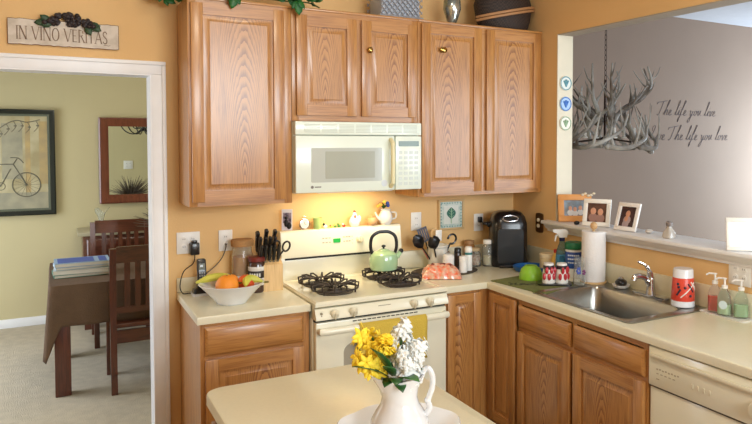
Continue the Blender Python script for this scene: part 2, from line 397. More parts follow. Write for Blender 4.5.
# corner cabinet: L-shaped body with one door on each leg
t = thing('corner_cabinet','L-shaped oak corner base cabinet with two narrow doors right of the gas range','cabinet',(0,0,0))
b = B(); b.box(.768,.786,-.58,-.002,.1,.874); b.box(.786,XR-.002,-.58,-.002,.1,.118); b.box(1.10,XR-.002,-.905,-.58,.1,.118); b.box(1.10,XR-.002,-.912,-.894,.1,.874)
b.box(.768,1.12,-.53,-.52,.001,.1); b.box(1.12,1.13,-.91,-.52,.001,.1)
b.box(.786,XR-.002,-.014,-.002,.118,.874); b.out('body',[oak_v],t)
b = B(); b.box(.768,.80,-.6,-.58,.1,.874); b.box(1.02,1.075,-.6,-.58,.1,.874); b.box(.80,1.02,-.5995,-.58,.855,.874); b.box(.80,1.02,-.5995,-.58,.1,.14)
b.box(1.075,1.095,-.645,-.6,.1,.874); b.box(1.0755,1.095,-.912,-.645,.855,.874); b.box(1.0755,1.095,-.912,-.645,.1,.14); b.out('face_frame',[oak_v],t)
door(t,.797,.125,.222,.735,-.6,fr=.05)
d_ = B(); raised_door(d_,0,.125,.258,.735,0,fr=.05); d_.out('door',[oak_v,oak_h,oak_p],t,loc=(1.075,-.645,0),rot=(0,0,R(-90)))
# sink cabinet (local x runs towards the viewer, front faces -x)
t = thing('sink_cabinet','oak base cabinet under the sink with two false drawer fronts and two doors','cabinet',(XR,-.914,0),R(-90))
b = B(); base_body(b,0,.955,d=.582); b.box(0,.955,-.53,-.52,.001,.1); b.out('body',[oak_v],t)
b = B(); yb=-.582; yf=-.602
for x0,x1 in ((0,.03),(.455,.485),(.925,.955)): b.box(x0,x1,yf,yb,.1,.874,0)
for x0,x1 in ((.03,.455),(.485,.925)):
    for z0,z1 in ((.845,.874),(.685,.73),(.1,.14)): b.box(x0,x1,yf+.0005,yb,z0,z1,1)
b.out('face_frame',[oak_v,oak_h],t)
for x0,w in ((.012,.44),(.478,.465)):
    drawer(t,x0,.722,w,.118,yf); door(t,x0,.122,w,.578,yf)
# dishwasher
t = thing('dishwasher','bisque built-in dishwasher at the right end of the counter','dishwasher',(XR,-1.874,0),R(-90))
b = B(); b.box(.003,.6,-.57,-.01,.1,.868); b.box(.003,.6,-.52,-.1,.001,.1); b.out('body',[bisque_d],t)
b = B(); b.box(.004,.599,-.6,-.571,.12,.695,bev=.006); b.out('door',[bisque],t)
p = B(); p.box(.004,.599,-.612,-.571,.70,.868,bev=.006); po = p.out('control_panel',[bisque],t)
b = B(); b.box(.02,.585,-.627,-.612,.822,.842,bev=.007); b.out('handle',[bisque_d],po)
b = B(); b.lathe([(.034,0),(.036,.006),(.03,.012),(.026,.024),(.004,.026)]); b.out('dial',[bisque_d],po,loc=(.535,-.612,.765),rot=(R(90),0,0))
b = B()
for k in range(8): b.box(.05+k*.016,.058+k*.016,-.6135,-.611,.775+(k%2)*.002,.781+(k%2)*.002)
for k in range(5): b.box(.05+k*.022,.062+k*.022,-.6135,-.611,.758,.762)
b.box(.05,.066,-.6135,-.611,.735,.739)
b.out('button_marks',[C('grey_print',176,166,140)],po)
b = B()
for k in range(4): b.box(.235+k*.028,.243+k*.028,-.616,-.611,.752,.772,bev=.001)
b.out('cycle_buttons',[bisque_d],po)
b = B(); b.box(.006,.597,-.606,-.571,.694,.702); b.out('panel_gap',[C('dark_seam',84,76,60)],t)

# ------------------------------------------------------------------ worktops
def slab(name, xs, ys, mask, z0, z1, m, label, cat='countertop'):
    """grid-built slab; mask[i][j] True where the cell is solid"""
    b = B(); V = {}
    def v(i, j, z):
        if (i,j,z) not in V: V[(i,j,z)] = b.bm.verts.new((xs[i],ys[j],z))
        return V[(i,j,z)]
    nx, ny = len(xs)-1, len(ys)-1
    S = lambda i, j: 0 <= i < nx and 0 <= j < ny and mask[i][j]
    edges = []
    for i in range(nx):
        for j in range(ny):
            if not S(i,j): continue
            b.bm.faces.new((v(i,j,z1),v(i+1,j,z1),v(i+1,j+1,z1),v(i,j+1,z1))); b.bm.faces.new((v(i,j+1,z0),v(i+1,j+1,z0),v(i+1,j,z0),v(i,j,z0)))
            for (di,dj,a,c) in ((-1,0,(i,j),(i,j+1)),(1,0,(i+1,j),(i+1,j+1)),(0,-1,(i,j),(i+1,j)),(0,1,(i,j+1),(i+1,j+1))):
                if not S(i+di,j+dj): b.bm.faces.new((v(*a,z0),v(*c,z0),v(*c,z1),v(*a,z1)))
    bmesh.ops.recalc_face_normals(b.bm, faces=b.bm.faces)
    es = [e for e in b.bm.edges if len(e.link_faces)==2 and all(abs(q.co.z-z1)<1e-6 for q in e.verts) and e.calc_face_angle(0) > 1]
    bmesh.ops.bevel(b.bm, geom=es, offset=.008, segments=3, affect='EDGES', profile=.5)
    for f in b.bm.faces: f.smooth = True
    t = thing(name, label, cat, (xs[0],ys[0],z0)); 
    b.out('worktop',[m],t,org=(xs[0],ys[0],z0),sharp=50); t.children[0].location=(0,0,0)
    return t
t = slab('countertop',[-.545,-.003],[-.622,-.001],[[1]],.876,ZC,lam,'short cream laminate countertop left of the gas range')
b = B(); b.box(0,.542,.601,.62,.038,.142-.028+.0,bev=.004); b.out('backsplash',[lam],t)
SX = [.768,1.057,1.135,1.60,XR-.001]; SY = [-2.49,-1.695,-1.0,-.622,-.001]
mask = [[0,0,0,1],[1,1,1,1],[1,0,1,1],[1,1,1,1]]
t = slab('countertop',SX,SY,mask,.876,ZC,lam,'L-shaped cream laminate countertop holding the sink, right of the range')
b = B(); b.box(0,XR-.768-.002,2.49-.02,2.489,.0385,.152,bev=.004); b.box(XR-.768-.021,XR-.768-.002,0,2.469,.0385,.152,bev=.004); b.out('backsplash',[lam],t)
# end panel under right worktop
b = B(); b.box(1.077,XR-.002,-2.492,-2.476,.001,.874); tag(b.out('end_panel',[oak_v]),'oak end panel closing the counter beside the dishwasher','panel')
# island
t = thing('kitchen_island','cream-topped kitchen island with rounded corners in the foreground','kitchen island',(-.348,-2.25,0))
pts = []
def rr(x0,x1,y0,y1,r,n=8):
    o = []
    for cx,cy,a in ((x1-r,y1-r,0),(x0+r,y1-r,90),(x0+r,y0+r,180),(x1-r,y0+r,270)):
        for k in range(n+1): th = R(a+90*k/n); o.append((cx+r*math.cos(th),cy+r*math.sin(th)))
    return o
b = B(); ax,ay = .3435,.65
rings = []
for ins,z in ((0,.876),(0,.905),(.002,.911),(.007,.914)):
    rings.append([(x,y,z) for x,y in rr(-ax+ins,ax-ins,-ay+ins,ay-ins,.05)])
b.loft(rings); b.out('worktop',[lam],t)
b = B(); b.box(-ax+.03,ax-.03,-ay+.04,ay-.04,.1,.875); b.box(-ax+.08,ax-.08,-ay+.09,ay-.09,.001,.1); b.out('body',[oak_v],t)
for sx in (-1,):
    d_ = B(); raised_door(d_,0,.13,.56,.7,0); d_.out('door',[oak_v,oak_h,oak_p],t,loc=(-ax+.03,.58,0),rot=(0,0,R(-90)))
    d_ = B(); raised_door(d_,0,.13,.56,.7,0); d_.out('door',[oak_v,oak_h,oak_p],t,loc=(-ax+.03,-.01,0),rot=(0,0,R(-90)))

# ------------------------------------------------------------------ gas range
t = thing('gas_range','bisque freestanding gas range with black burner grates','stove',(0.002,0,0))
W = .756
b = B(); b.box(0,W,-.63,-.02,.02,.90,bev=.003)
for x in (.03,W-.03):
    for y in (-.6,-.06): b.cyl((x,y,.001),(x,y,.03),.015)
b.out('body',[bisque],t)
b = B()
b.loft([[(0,-.665,.895),(W,-.665,.895),(W,-.02,.895),(0,-.02,.895)],[(0,-.682,.905),(W,-.682,.905),(W,-.02,.905),(0,-.02,.905)],[(0,-.682,.918),(W,-.682,.918),(W,-.02,.918),(0,-.02,.918)],[(.008,-.672,.928),(W-.008,-.672,.928),(W-.008,-.022,.928),(.008,-.022,.928)],[(.03,-.63,.928),(W-.03,-.63,.928),(W-.03,-.08,.928),(.03,-.08,.928)],[(.036,-.622,.922),(W-.036,-.622,.922),(W-.036,-.085,.922),(.036,-.085,.922)]])
ct = b.out('cooktop',[bisque],t)
# control panel with knobs
b = B(); b.prism([(-.60,.893),(-.67,.893),(-.692,.85),(-.692,.838),(-.60,.838)],'x',0,W); cp = b.out('control_panel',[bisque],t)
def kn():
    k = B(); k.lathe([(.024,0),(.025,.004),(.021,.008),(.019,.02),(.016,.024),(.003,.025)],n=24); k.box(-.005,.005,-.019,.019,.02,.03,bev=.002); return k
for kx in (.098,.198,.545,.642):
    kn().out('knob',[bisque_d],cp,loc=(kx,-.684,.866),rot=(R(116),0,0))
b = B(); b.box(.34,.41,-.6835,-.682,.872,.875); b.out('name_marks',[C('grey_print_b',150,142,120)],cp)
b = B(); b.cyl((.03,-.682,.872),(.03,-.69,.87),.006); b.box(.027,.033,-.689,-.682,.85,.862); b.out('burner_marks',[C('grey_print_c',170,162,140)],cp)
# oven door
b = B(); b.box(.004,W-.004,-.675,-.632,.20,.822,bev=.006)
od = b.out('oven_door',[bisque],t)
b = B(); b.box(.005,W-.005,-.66,-.632,.823,.837); b.out('vent_gap',[blackm],t)
b = B()
for k in range(14):
    b.box(.2+k*.027,.221+k*.027,-.677,-.67,.808,.813)
b.out('vent_slots',[blackm],od)
b = B(); b.prism(rr(.15,.60,.42,.70,.05),'y',-.6765,-.674); b.out('window',[ovgl],od)
b = B(); path = [(.02,-.675,.78),(.02,-.715,.785),(.05,-.722,.785),(W-.05,-.722,.785),(W-.02,-.715,.785),(W-.02,-.675,.78)]
b.tube(path,.014,10,flat=1.3); b.out('handle',[bisque],od)
b = B(); b.box(.004,W-.004,-.67,-.632,.04,.19,bev=.006); b.out('storage_drawer',[bisque],t)
# backguard
b = B()
b.box(0,W,-.06,-.02,.90,1.065,bev=.003)
b.prism([(-.02,1.06),(-.095,1.06),(-.098,1.075),(-.08,1.205),(-.07,1.214),(-.03,1.214),(-.02,1.205)],'x',0,W)
bg = b.out('backguard',[bisque],t)
b = B(); b.prism([(-.0605,1.042),(-.070,1.048),(-.070,1.057),(-.0605,1.059)],'x',.03,W-.09); b.out('vent_slot',[blackm],bg)
def bgy(z): return -.098+(z-1.075)*(.018/.13)
b = B(); b.box(.312,.356,bgy(1.14)-.006,bgy(1.14)+.01,1.130,1.155,0); b.out('display',[green_led],bg)
kg = C('keypad_grey',176,168,150)
for x0_,st_,wd_ in ((.245,.02,.012),(.375,.017,.011)):
    b = B()
    for r in range(2):
        for k in range(3):
            z = 1.135+r*.025; b.box(x0_+k*st_,x0_+k*st_+wd_,bgy(z)-.003,bgy(z)+.005,z-.003,z+.003)
    b.out('keypad',[kg],bg)
b = B()
for k in range(3): z=1.12+k*.02; b.box(.43,.435,bgy(z)-.003,bgy(z)+.005,z-.002,z+.002)
b.out('indicator_lights',[kg],bg)
k = kn(); k.out('dial',[bisque_d],bg,loc=(.48,bgy(1.14),1.14),rot=(R(82),0,0))
# burners and grates
def grate(x0):
    b = B(); x1 = x0+.26; y0,y1 = -.58,-.12
    z = .955
    for cx,cy in ((x0+.13,-.46),(x0+.13,-.24)):
        # rim loops with raised fingers
        hw,hd = .125,.105
        loop = [(cx+hw*math.cos(a)*(1 if abs(math.cos(a))<.7 else 1.0),cy+hd*math.sin(a),z-.012) for a in [2*PI*i/24 for i in range(24)]]
        b.tube(loop,.0055,6,closed=True)
        for i in range(12):
            a = 2*PI*i/12+.2; ca,sa = math.cos(a),math.sin(a)
            b.tube([(cx+hw*ca,cy+hd*sa,z-.012),(cx+hw*1.03*ca,cy+hd*1.05*sa,z+.014),(cx+hw*.8*ca,cy+hd*.8*sa,z+.018),(cx+.045*ca,cy+.045*sa,z+.006),(cx+.03*ca,cy+.03*sa,z-.006)],.005,6)
        for i in range(4):
            a = PI/4+PI/2*i; b.cyl((cx+hw*math.cos(a)*.98,cy+hd*math.sin(a)*.98,.925),(cx+hw*math.cos(a)*.98,cy+hd*math.sin(a)*.98,z-.012),.005,6)
    b.out('burner_grate',[iron],ct)
    for cx,cy in ((x0+.13,-.46),(x0+.13,-.24)):
        b = B(); b.lathe([(.098,.920),(.098,.926),(.09,.927),(.05,.922),(.04,.935),(.036,.944),(.003,.946)],(cx,cy,0)); b.out('burner',[iron],ct)
grate(.055); grate(.44)

# ------------------------------------------------------------------ microwave
t = thing('microwave','white over-the-range microwave with vent grille under the short cabinet','microwave',(0.002,0,1.449))
b = B(); b.box(0,.754,-.335,-.003,0,.390,bev=.004); b.out('body',[mwhite],t)
b = B(); b.box(0,.754,-.372,-.336,.318,.390,bev=.004)
gr = b.out('top_panel',[mwhite],t)
b = B()
for s in range(7):
    for r in range(6): b.box(.05+s*.098,.136+s*.098,-.3745,-.371,.332+r*.008,.336+r*.008)
b.out('vent_grille',[mgrille],gr)
b = B(); b.box(0,.58,-.375,-.336,.004,.314,bev=.006); dr = b.out('door',[mwhite],t)
b = B(); b.prism(rr(.085,.5,.06,.247,.006),'y',-.377,-.374); wn = b.out('window',[mglass],dr)
b = B(); b.prism(rr(.165,.455,.078,.228,.004),'y',-.3785,-.3765); b.out('window_mesh',[C('window_mesh',168,172,158,rough=.2,coat=.6)],wn)
b = B(); b.tube([(.555,-.375,.025),(.555,-.403,.045),(.555,-.405,.15),(.555,-.403,.275),(.555,-.375,.295)],.013,10,flat=1.0); b.out('handle',[C('cream_handle',232,222,176,rough=.3)],dr)
b = B(); b.box(.586,.754,-.375,-.336,.004,.314,bev=.006); pn = b.out('control_panel',[mwhite],t)
b = B()
for r in range(7):
    for k in range(4): b.box(.605+k*.034,.628+k*.034,-.3765,-.374,.03+r*.03,.048+r*.03)
b.out('keypad',[C('keypad_reflection_pale',206,214,204,rough=.25)],pn)  # key colour lightened to imitate a washed-out reflection on the panel
b = B(); b.box(.605,.735,-.3765,-.374,.255,.285); b.out('display',[C('display_grey',120,140,130,rough=.1)],pn)
b = B(); b.lathe([(.008,0),(.008,.002)],n=16); b.box(.014,.05,-.003,.003,0,.001); b.out('badge',[C('badge_grey',120,116,108)],dr,loc=(.09,-.375,.035),rot=(R(90),0,0))
b = B(); b.lathe([(.019,0),(.019,.001)],n=20); b.out('round_sticker',[C('sticker_blue_grey',214,222,226)],dr,loc=(.515,-.375,.045),rot=(R(90),0,0))
b = B(); b.box(.15,.6,-.30,-.10,-.006,0); b.out('hood_light_lens',[whitep],t)

# ------------------------------------------------------------------ sink, faucet
t = thing('kitchen_sink','single-bowl stainless steel drop-in sink in the right counter','sink',(1.37,-1.35,ZC))
b = B(); hx,hy = .262,.372
def ring(ax,ay,r,z,cx=0): return [(x+cx,y,z) for x,y in rr(-ax,ax,-ay,ay,r)]
b.loft([ring(hx,hy,.03,.0),ring(hx,hy,.03,.006),ring(hx-.02,hy-.02,.03,.007),[(x-.035,y,.003) for x,y in rr(-.195,.195,-.315,.315,.05)],[(x-.035,y,-.01) for x,y in rr(-.188,.188,-.308,.308,.05)],[(x-.035,y,-.16) for x,y in rr(-.175,.175,-.295,.295,.05)],[(x-.035,y,-.178) for x,y in rr(-.15,.15,-.27,.27,.05)],[(x-.035,y,-.18) for x,y in rr(-.03,.03,-.03,.03,.02)]],cap=False)
b.out('basin',[steel],t,thick=.0015)
b = B(); b.lathe([(.042,-.179),(.042,-.176),(.03,-.176),(.025,-.179),(.003,-.179)],(-.035,0,0)); b.out('drain',[chrome],t)
t = thing('faucet','chrome single-lever kitchen faucet behind the sink','faucet',(1.585,-1.39,ZC+.0075))
b = B(); b.prism(rr(-.028,.028,-.12,.12,.027),'z',0,.012); b.out('deck_plate',[chrome],t)
b = B(); b.lathe([(.026,.012),(.024,.03),(.02,.06),(.021,.085),(.018,.1),(.003,.108)],(0,0,0)); b.tube(smooth_path([(0,0,.05),(-.02,.008,.09),(-.055,.02,.108),(-.085,.03,.104),(-.092,.033,.088)]),[.019]*6+[.015]*18+[.016],10)
b.out('spout',[chrome],t)
b = B(); b.tube(smooth_path([(0,0,.1),(-.005,.008,.135),(-.02,.02,.162),(-.055,.04,.182)]),[.018]*6+[.012]*6+[.008]*6+[.006],10,flat=.7); b.out('lever',[chrome],t)
t = thing('soap_dish','round soap dish with black and chrome scrubber behind the sink','soap dish',(1.595,-1.16,ZC+.0075))
b = B(); b.lathe([(.03,0),(.042,.008),(.05,.02),(.047,.02),(.035,.01),(.003,.008)]); b.out('dish',[whitep],t)
b = B(); b.ball((0,0,.03),(.034,.034,.022)); b.out('scrubber',[black],t)
b = B(); b.lathe([(.016,.048),(.018,.055),(.01,.062),(.002,.063)]); b.out('scrubber_knob',[chrome],t)
b = B(); 
ang = [PI*i/10 for i in range(11)]
b.loft([[(.028*math.cos(a),y_,.028*math.sin(a)) for a in ang] for y_ in (-.008,.008)])
o = b.out('lemon_wedge',[C('lemon_yellow',226,222,70,rough=.4)],None,(1.22,-1.615,.7375),(0,0,R(40))); tag(o,'yellow lemon wedge lying in the bottom of the sink','lemon')

# ------------------------------------------------------------------ wall plates
def outlet(x, z, label, w=.075, h=.118, gang=1, loc=None, rz=0, m=None, plug=None, name='wall_outlet', cat='outlet'):
    t = thing(name, label, cat, loc or (x,-.001,z), rz); m = m or whitep
    w = w*gang if gang > 1 else w
    b = B(); b.box(-w/2,w/2,-.006,0,-h/2,h/2,bev=.003); b.out('plate',[m],t)
    for g in range(gang):
        cx = (g-(gang-1)/2)*.046
        for s in (-1,1):
            b = B(); b.lathe([(.016,0),(.016,.0025),(.003,.003)],n=16); r = b.out('receptacle',[m],t,loc=(cx,-.006,s*.021),rot=(R(90),0,0))
            b = B(); b.box(-.006,-.004,-.004,.004,.003,.0036); b.box(.004,.006,-.004,.004,.003,.0036); b.out('slots',[blackm],r)
    return t
outlet(-.482,1.178,'double white wall outlet with a black adapter, left end of the counter',gang=1.55 and 2,w=.06)
outlet(-.286,1.177,'white cable wall plate between the double outlet and the cork-lidded jar')
outlet(.908,1.214,'white wall outlet behind the utensil crock')
outlet(1.386,1.18,'white wall outlet beside the black coffee maker')
outlet(0,0,'white double wall outlet behind the soap bottles',gang=2,w=.062,loc=(XR-.001,-1.865,1.115),rz=R(-90))
# bronze switch plate
t = thing('switch_plate','small bronze switch plate on the orange side wall behind the coffee maker','switch',(XR-.001,-.312,1.192),R(-90))
b = B(); b.prism([(-.04,-.05),(-.034,-.062),(0,-.066),(.034,-.062),(.04,-.05),(.04,.05),(.034,.062),(0,.066),(-.034,.062),(-.04,.05)],'y',-.006,0); b.out('plate',[C('bronze_plate',112,82,54,rough=.35,metal=.6)],t)
b = B(); b.ball((0,-.014,.018),(.012,.01,.014)); b.ball((0,-.014,-.02),(.014,.01,.014)); b.out('toggle',[C('cream_toggle',216,200,168)],t)
# adapter, phone, cords
t = thing('power_adapter','black power adapter plugged into the double outlet','adapter',(-.455,-.0105,1.150))
b = B(); b.box(-.024,.024,-.042,0,-.036,.03,bev=.007); b.box(-.014,.014,-.03,0,.03,.042,bev=.003); b.out('body',[black],t)
b = B(); b.tube(smooth_path([(0,-.03,-.034),(-.01,-.035,-.08),(-.06,-.04,-.12),(-.082,-.06,-.19),(-.07,-.07,-.2305),(-.04,-.08,-.2305),(-.03,-.1,-.2305)]),.0028,6); b.out('cord',[blackm],t)
t = thing('cordless_phone','black cordless phone standing in its charging base','phone',(-.433,-.125,ZC))
b = B(); b.prism(rr(-.055,.055,-.05,.05,.02),'z',0,.012); b.out('charger_rim',[C('silver_plastic',196,196,198,rough=.3)],t)
b = B(); b.loft([[(x,y,.0125) for x,y in rr(-.05,.05,-.045,.045,.018)],[(x,y,.03) for x,y in rr(-.045,.045,-.03,.042,.018)],[(x,y,.04) for x,y in rr(-.03,.03,-.012,.03,.01)]]); b.out('charger_base',[black],t)
b = B(); b.loft([[(x,y,0) for x,y in rr(-.022,.022,-.012,.012,.008)],[(x,y,.08) for x,y in rr(-.024,.024,-.014,.014,.009)],[(x,y,.14) for x,y in rr(-.023,.023,-.012,.012,.008)],[(x,y,.148) for x,y in rr(-.015,.015,-.007,.007,.005)]])
h = b.out('handset',[black],t,loc=(0,.008,.0405),rot=(R(-8),0,0))
b = B(); b.box(-.016,.016,-.0155,-.0125,.088,.122,bev=.001); b.out('screen',[C('phone_screen',120,128,124,rough=.1)],h)
b = B()
for r in range(4):
    for k in range(3): b.box(-.015+k*.0115,-.008+k*.0115,-.016,-.0125,.022+r*.015,.03+r*.015,bev=.001)
b.out('buttons',[C('phone_buttons',150,152,154)],h)
b = B(); b.tube(smooth_path([(-.286,-.009,1.16),(-.29,-.03,1.14),(-.31,-.035,1.09),(-.345,-.03,1.045),(-.40,-.03,1.0),(-.44,-.035,.96),(-.45,-.04,.917)],8),.0028,6)
tag(b.out('phone_cord',[C('grey_cord',86,80,70)]),'thin grey cord hanging from the cable wall plate to the counter','cord')

# jars, fruit bowl
t = thing('cork_lid_jar','tall glass jar of grain with a wide cork lid against the wall','jar',(-.215,-.092,ZC))
b = B(); b.lathe([(.052,.001),(.056,.01),(.056,.19),(.05,.21),(.05,.238),(.047,.238),(.047,.21),(.053,.19),(.053,.012),(.003,.006)],n=32); b.out('glass',[glass],t)
b = B(); b.lathe([(.05,.014),(.0515,.02),(.0515,.18),(.003,.186)],n=32); b.out('contents',[C('grain_tan',214,150,76,rough=.9,noise_amt=.3,noise_scale=160,bump=.4)],t)
b = B(); b.lathe([(.047,.239),(.06,.240),(.061,.268),(.056,.275),(.003,.276)],n=32); b.out('cork_lid',[C('cork',176,132,84,rough=.9,noise_amt=.2,noise_scale=120)],t)
t = thing('labelled_jar','jar with a dark red lid and black-and-white label beside the knife block','jar',(-.165,-.205,ZC))
b = B(); b.lathe([(.042,0),(.045,.008),(.045,.15),(.038,.165),(.003,.166)],n=28); b.out('jar_body',[C('dark_jar_contents',66,44,36,rough=.15,coat=.6)],t)
b = B(); b.lathe([(.0455,.04),(.0462,.041),(.0462,.078),(.0455,.079)],n=28,cap=False); b.lathe([(.0455,.118),(.0462,.119),(.0462,.14),(.0455,.141)],n=28,cap=False); b.lathe([(.0455,.08),(.0462,.081),(.0462,.117),(.0455,.118)],n=28,cap=False,mi=1)
for k in range(5): 
    a = R(-150+k*16); b.box(.0462*math.cos(a)-.004,.0462*math.cos(a)+.004,.0462*math.sin(a)-.003,.0462*math.sin(a)+.001,.088,.106)
b.out('label_band',[C('label_white',214,212,206),C('label_black',40,36,36)],t)
b = B(); b.lathe([(.044,.167),(.046,.169),(.046,.188),(.042,.192),(.003,.193)],n=28); b.out('lid',[C('dark_red_lid',112,44,36,rough=.35)],t)
bx,by = -.34,-.40
t = thing('fruit_bowl','large white flared bowl of fruit on the left counter','bowl',(bx,by,ZC))
b = B(); b.lathe([(.07,0),(.075,.004),(.078,.012),(.12,.06),(.156,.098),(.160,.102),(.156,.104),(.146,.1),(.112,.068),(.07,.022),(.003,.018)],n=40); b.out('bowl_body',[white],t)
def fruit(name, c, r, m, label, cat, sc=(1,1,.94), stem=True, group=None):
    t = thing(name,label,cat,c,group=group)
    prof = []
    for k in range(13):
        a = PI*k/12; rr_ = math.sin(a)*r*(1-.02*math.cos(3*a)); z = -math.cos(a)*r*sc[2]
        if k == 12: z -= r*.06
        prof.append((rr_, z))
    b = B(); b.lathe(prof,n=24); b.out('flesh',[m],t)
    if stem: b = B(); b.cyl((0,0,r*.86),(0,0,r*.93),.004,8); b.out('stem_scar',[C('stem_green',96,110,50)],t)
fruit('orange',(bx-.03,by-.035,ZC+.098),.056,orange_f,'large bright orange at the front of the fruit bowl','orange')
fruit('nectarine',(bx+.068,by-.01,ZC+.098),.043,peach_f,'red-blushed nectarine right of the orange in the fruit bowl','nectarine')
fruit('orange',(bx+.01,by+.075,ZC+.088),.045,orange_f,'orange half hidden behind the others at the back of the fruit bowl','orange')
def bananaf(c, rz, label, L=.2, lift=0):
    t = thing('banana',label,'banana',c,rz)
    pts = [(-L/2+L*k/14, .05*math.sin(PI*k/14)-.025, .02*math.sin(PI*k/14)+lift*k/14) for k in range(15)]
    rs = [.006,.010,.015]+[.019,.020,.0205,.0205,.0205,.0205,.020,.019]+[.016,.011,.006,.005]
    b = B(); b.tube(pts,rs,7); b.out('peel',[banana],t)
    b = B(); b.cyl(pts[-1],Vector(pts[-1])+Vector((.02,-.006,0)),.0055,7); b.out('tip',[C('banana_tip',110,96,40)],t)
bananaf((bx-.055,by+.045,ZC+.104),R(-30),'greenish yellow banana along the left rim of the fruit bowl',.21)
bananaf((bx+.09,by-.05,ZC+.098),R(20),'short greenish banana at the right rim of the fruit bowl',.11)

# knife block
kx,ky = -.098,-.17
t = thing('knife_block','light wooden knife block full of black-handled knives beside the range','knife block',(kx,ky,ZC),R(0))
b = B(); b.prism([(-.07,0),(.07,0),(.07,.185),(.035,.202),(-.07,.145)],'x',-.066,.066); b.out('block',[blockw],t)
b = B()
for r,(yy,zz) in enumerate(((-.045,.1587),(-.005,.1804),(.032,.2005))):
    for k in range(5): b.box(-.046+k*.021,-.033+k*.021,yy-.003,yy+.003,zz-.002,zz+.0016)
b.out('slots',[blackm],t)
def knife(name, lx, ly, lz, L, lab, r=.011, tilt=18, lean=0):
    t = thing(name,lab,'knife',(kx+lx,ky+ly,ZC+lz),group='black-handled knives in the wooden block',rot=(R(tilt),R(lean),0))
    b = B(); b.box(-.0015,.0015,-.008,.008,-.012,.012); b.out('blade',[steel],t)
    b = B(); b.loft([[(x,y,.004) for x,y in rr(-r*.6,r*.6,-r*.95,r*.95,.004,3)],[(x,y,L*.35) for x,y in rr(-r*.75,r*.75,-r*1.15,r*1.15,.005,3)],[(x,y,L*.75) for x,y in rr(-r*.65,r*.65,-r*.95,r*.95,.005,3)],[(x,y-.004,L*.95) for x,y in rr(-r*.75,r*.75,-r*1.2,r*1.2,.006,3)],[(x,y-.005,L) for x,y in rr(-r*.5,r*.5,-r*.8,r*.8,.004,3)]])
    h = b.out('handle',[black],t)
    b = B(); 
    for q in (.25,.5,.75): b.cyl((-r*.85,0,L*q),(r*.85,0,L*q),.0028,8)
    b.out('rivets',[chrome],h)
lab_k = 'black-handled kitchen knife standing in the light wooden block'
for k in range(5): knife('kitchen_knife',-.05+k*.024,-.045,.166,.095,lab_k,.011)
for k in range(4): knife('kitchen_knife',-.046+k*.026,-.005,.188,.115,lab_k,.012)
for k,L in enumerate((.115,.125,.12)): knife('carving_knife',-.046+k*.04,.032,.206,L+.01,'large black-handled knife in the back row of the wooden block',.014,lean=-4+4*k)
t = thing('kitchen_scissors','black-handled scissors at the right side of the knife block','scissors',(kx+.058,ky-.02,ZC+.178),rot=(R(18),R(8),0))
for s in (-1,1):
    b = B(); b.tube([(s*.006+.022*s+.022*math.cos(a)*.9,0,.065+.03*math.sin(a)) for a in [2*PI*i/16 for i in range(16)]],.0055,8,closed=True); b.cyl((0,0,.0),(s*.02,0,.045),.005,8); b.out('handle',[black],t)
b = B(); b.box(-.006,.006,-.001,.001,-.012,.01); b.out('blades',[steel],t)

# items on the backguard
ZG = 1.2145
t = thing('photo_card','small white card with a dark picture, leftmost item on the range top','photo card',(.045,-.062,ZG),rot=(R(-8),0,R(-22)))
b = B(); b.box(-.03,.03,-.003,0,0.003,.125); b.out('card',[C('card_white',222,216,220)],t)
b = B(); b.box(-.022,.024,-.0036,-.003,.045,.105); b.out('photo',[C('photo_greys',170,150,160,c2=srgb(40,36,60),noise_scale=40)],t)
b = B(); b.ball((-.004,-.006,.045),(.012,.006,.022)); b.ball((.012,-.006,.03),(.014,.006,.02)); b.ball((-.004,-.006,.075),.009); b.out('dark_figure',[blackm],t)
t = thing('small_clock','small round silver clock beside the photo card','clock',(.148,-.058,ZG))
b = B(); b.lathe([(.028,-.008),(.031,-.004),(.031,.006),(.027,.008)],n=28,cap=True); b.out('case',[chrome],t,loc=(0,0,.033),rot=(R(90),0,0))
b = B(); b.lathe([(.025,0),(.025,.001)],n=24); f_ = b.out('face',[C('clock_face',238,228,214)],t,loc=(0,-.0085,.033),rot=(R(90),0,0))
b = B(); b.box(-.001,.001,0,.016,.001,.0018); b.box(0,.012,-.001,.001,.001,.0018); b.out('hands',[blackm],f_)
b = B(); b.tube([(.01*math.cos(a),0,.071+.008*math.sin(a)) for a in [2*PI*i/12 for i in range(12)]],.002,6,closed=True)
b.cyl((-.016,0,.001),(-.012,0,.012),.003); b.cyl((.016,0,.001),(.012,0,.012),.003); b.out('ring_and_feet',[chrome],t)
t = thing('green_cup','small pale green cup on top of the range','cup',(.228,-.056,ZG))
b = B(); b.lathe([(.02,0),(.022,.004),(.023,.04),(.028,.066),(.0255,.066),(.0205,.04),(.019,.008),(.003,.006)],n=24); b.out('body',[C('pale_green_glaze',178,204,124,rough=.25,coat=.5)],t)
b = B(); b.tube([(.024,0,.052),(.04,0,.048),(.038,0,.028),(.023,0,.018)],.003,6); b.out('handle',[C('pale_green_glaze_b',178,204,124)],t)
def figurine(x, r, c1, c2, label, y=-.06):
    t = thing('figurine',label,'figurine',(x,y,ZG),group='tiny figurines on the range')
    b = B(); b.ball((0,0,r*.9),(r*1.1,r*.8,r*.9),n=12,m=8); b.out('body',[c1],t)
    b = B(); b.ball((-r*.7,-.002,r*1.9),r*.6,n=10,m=8); b.out('head',[c2],t)
red_g = C('red_glaze',190,60,40,rough=.3); gr_g = C('green_glaze',70,140,60,rough=.3); ylw_g = C('yellow_glaze',226,190,70,rough=.3); wht_g = C('white_glaze',240,236,228,rough=.2)
figurine(.275,.013,wht_g,blackm,'tiny black and white figurine right of the green cup')
figurine(.312,.008,ylw_g,red_g,'tiny yellow and red figurine on the range top')
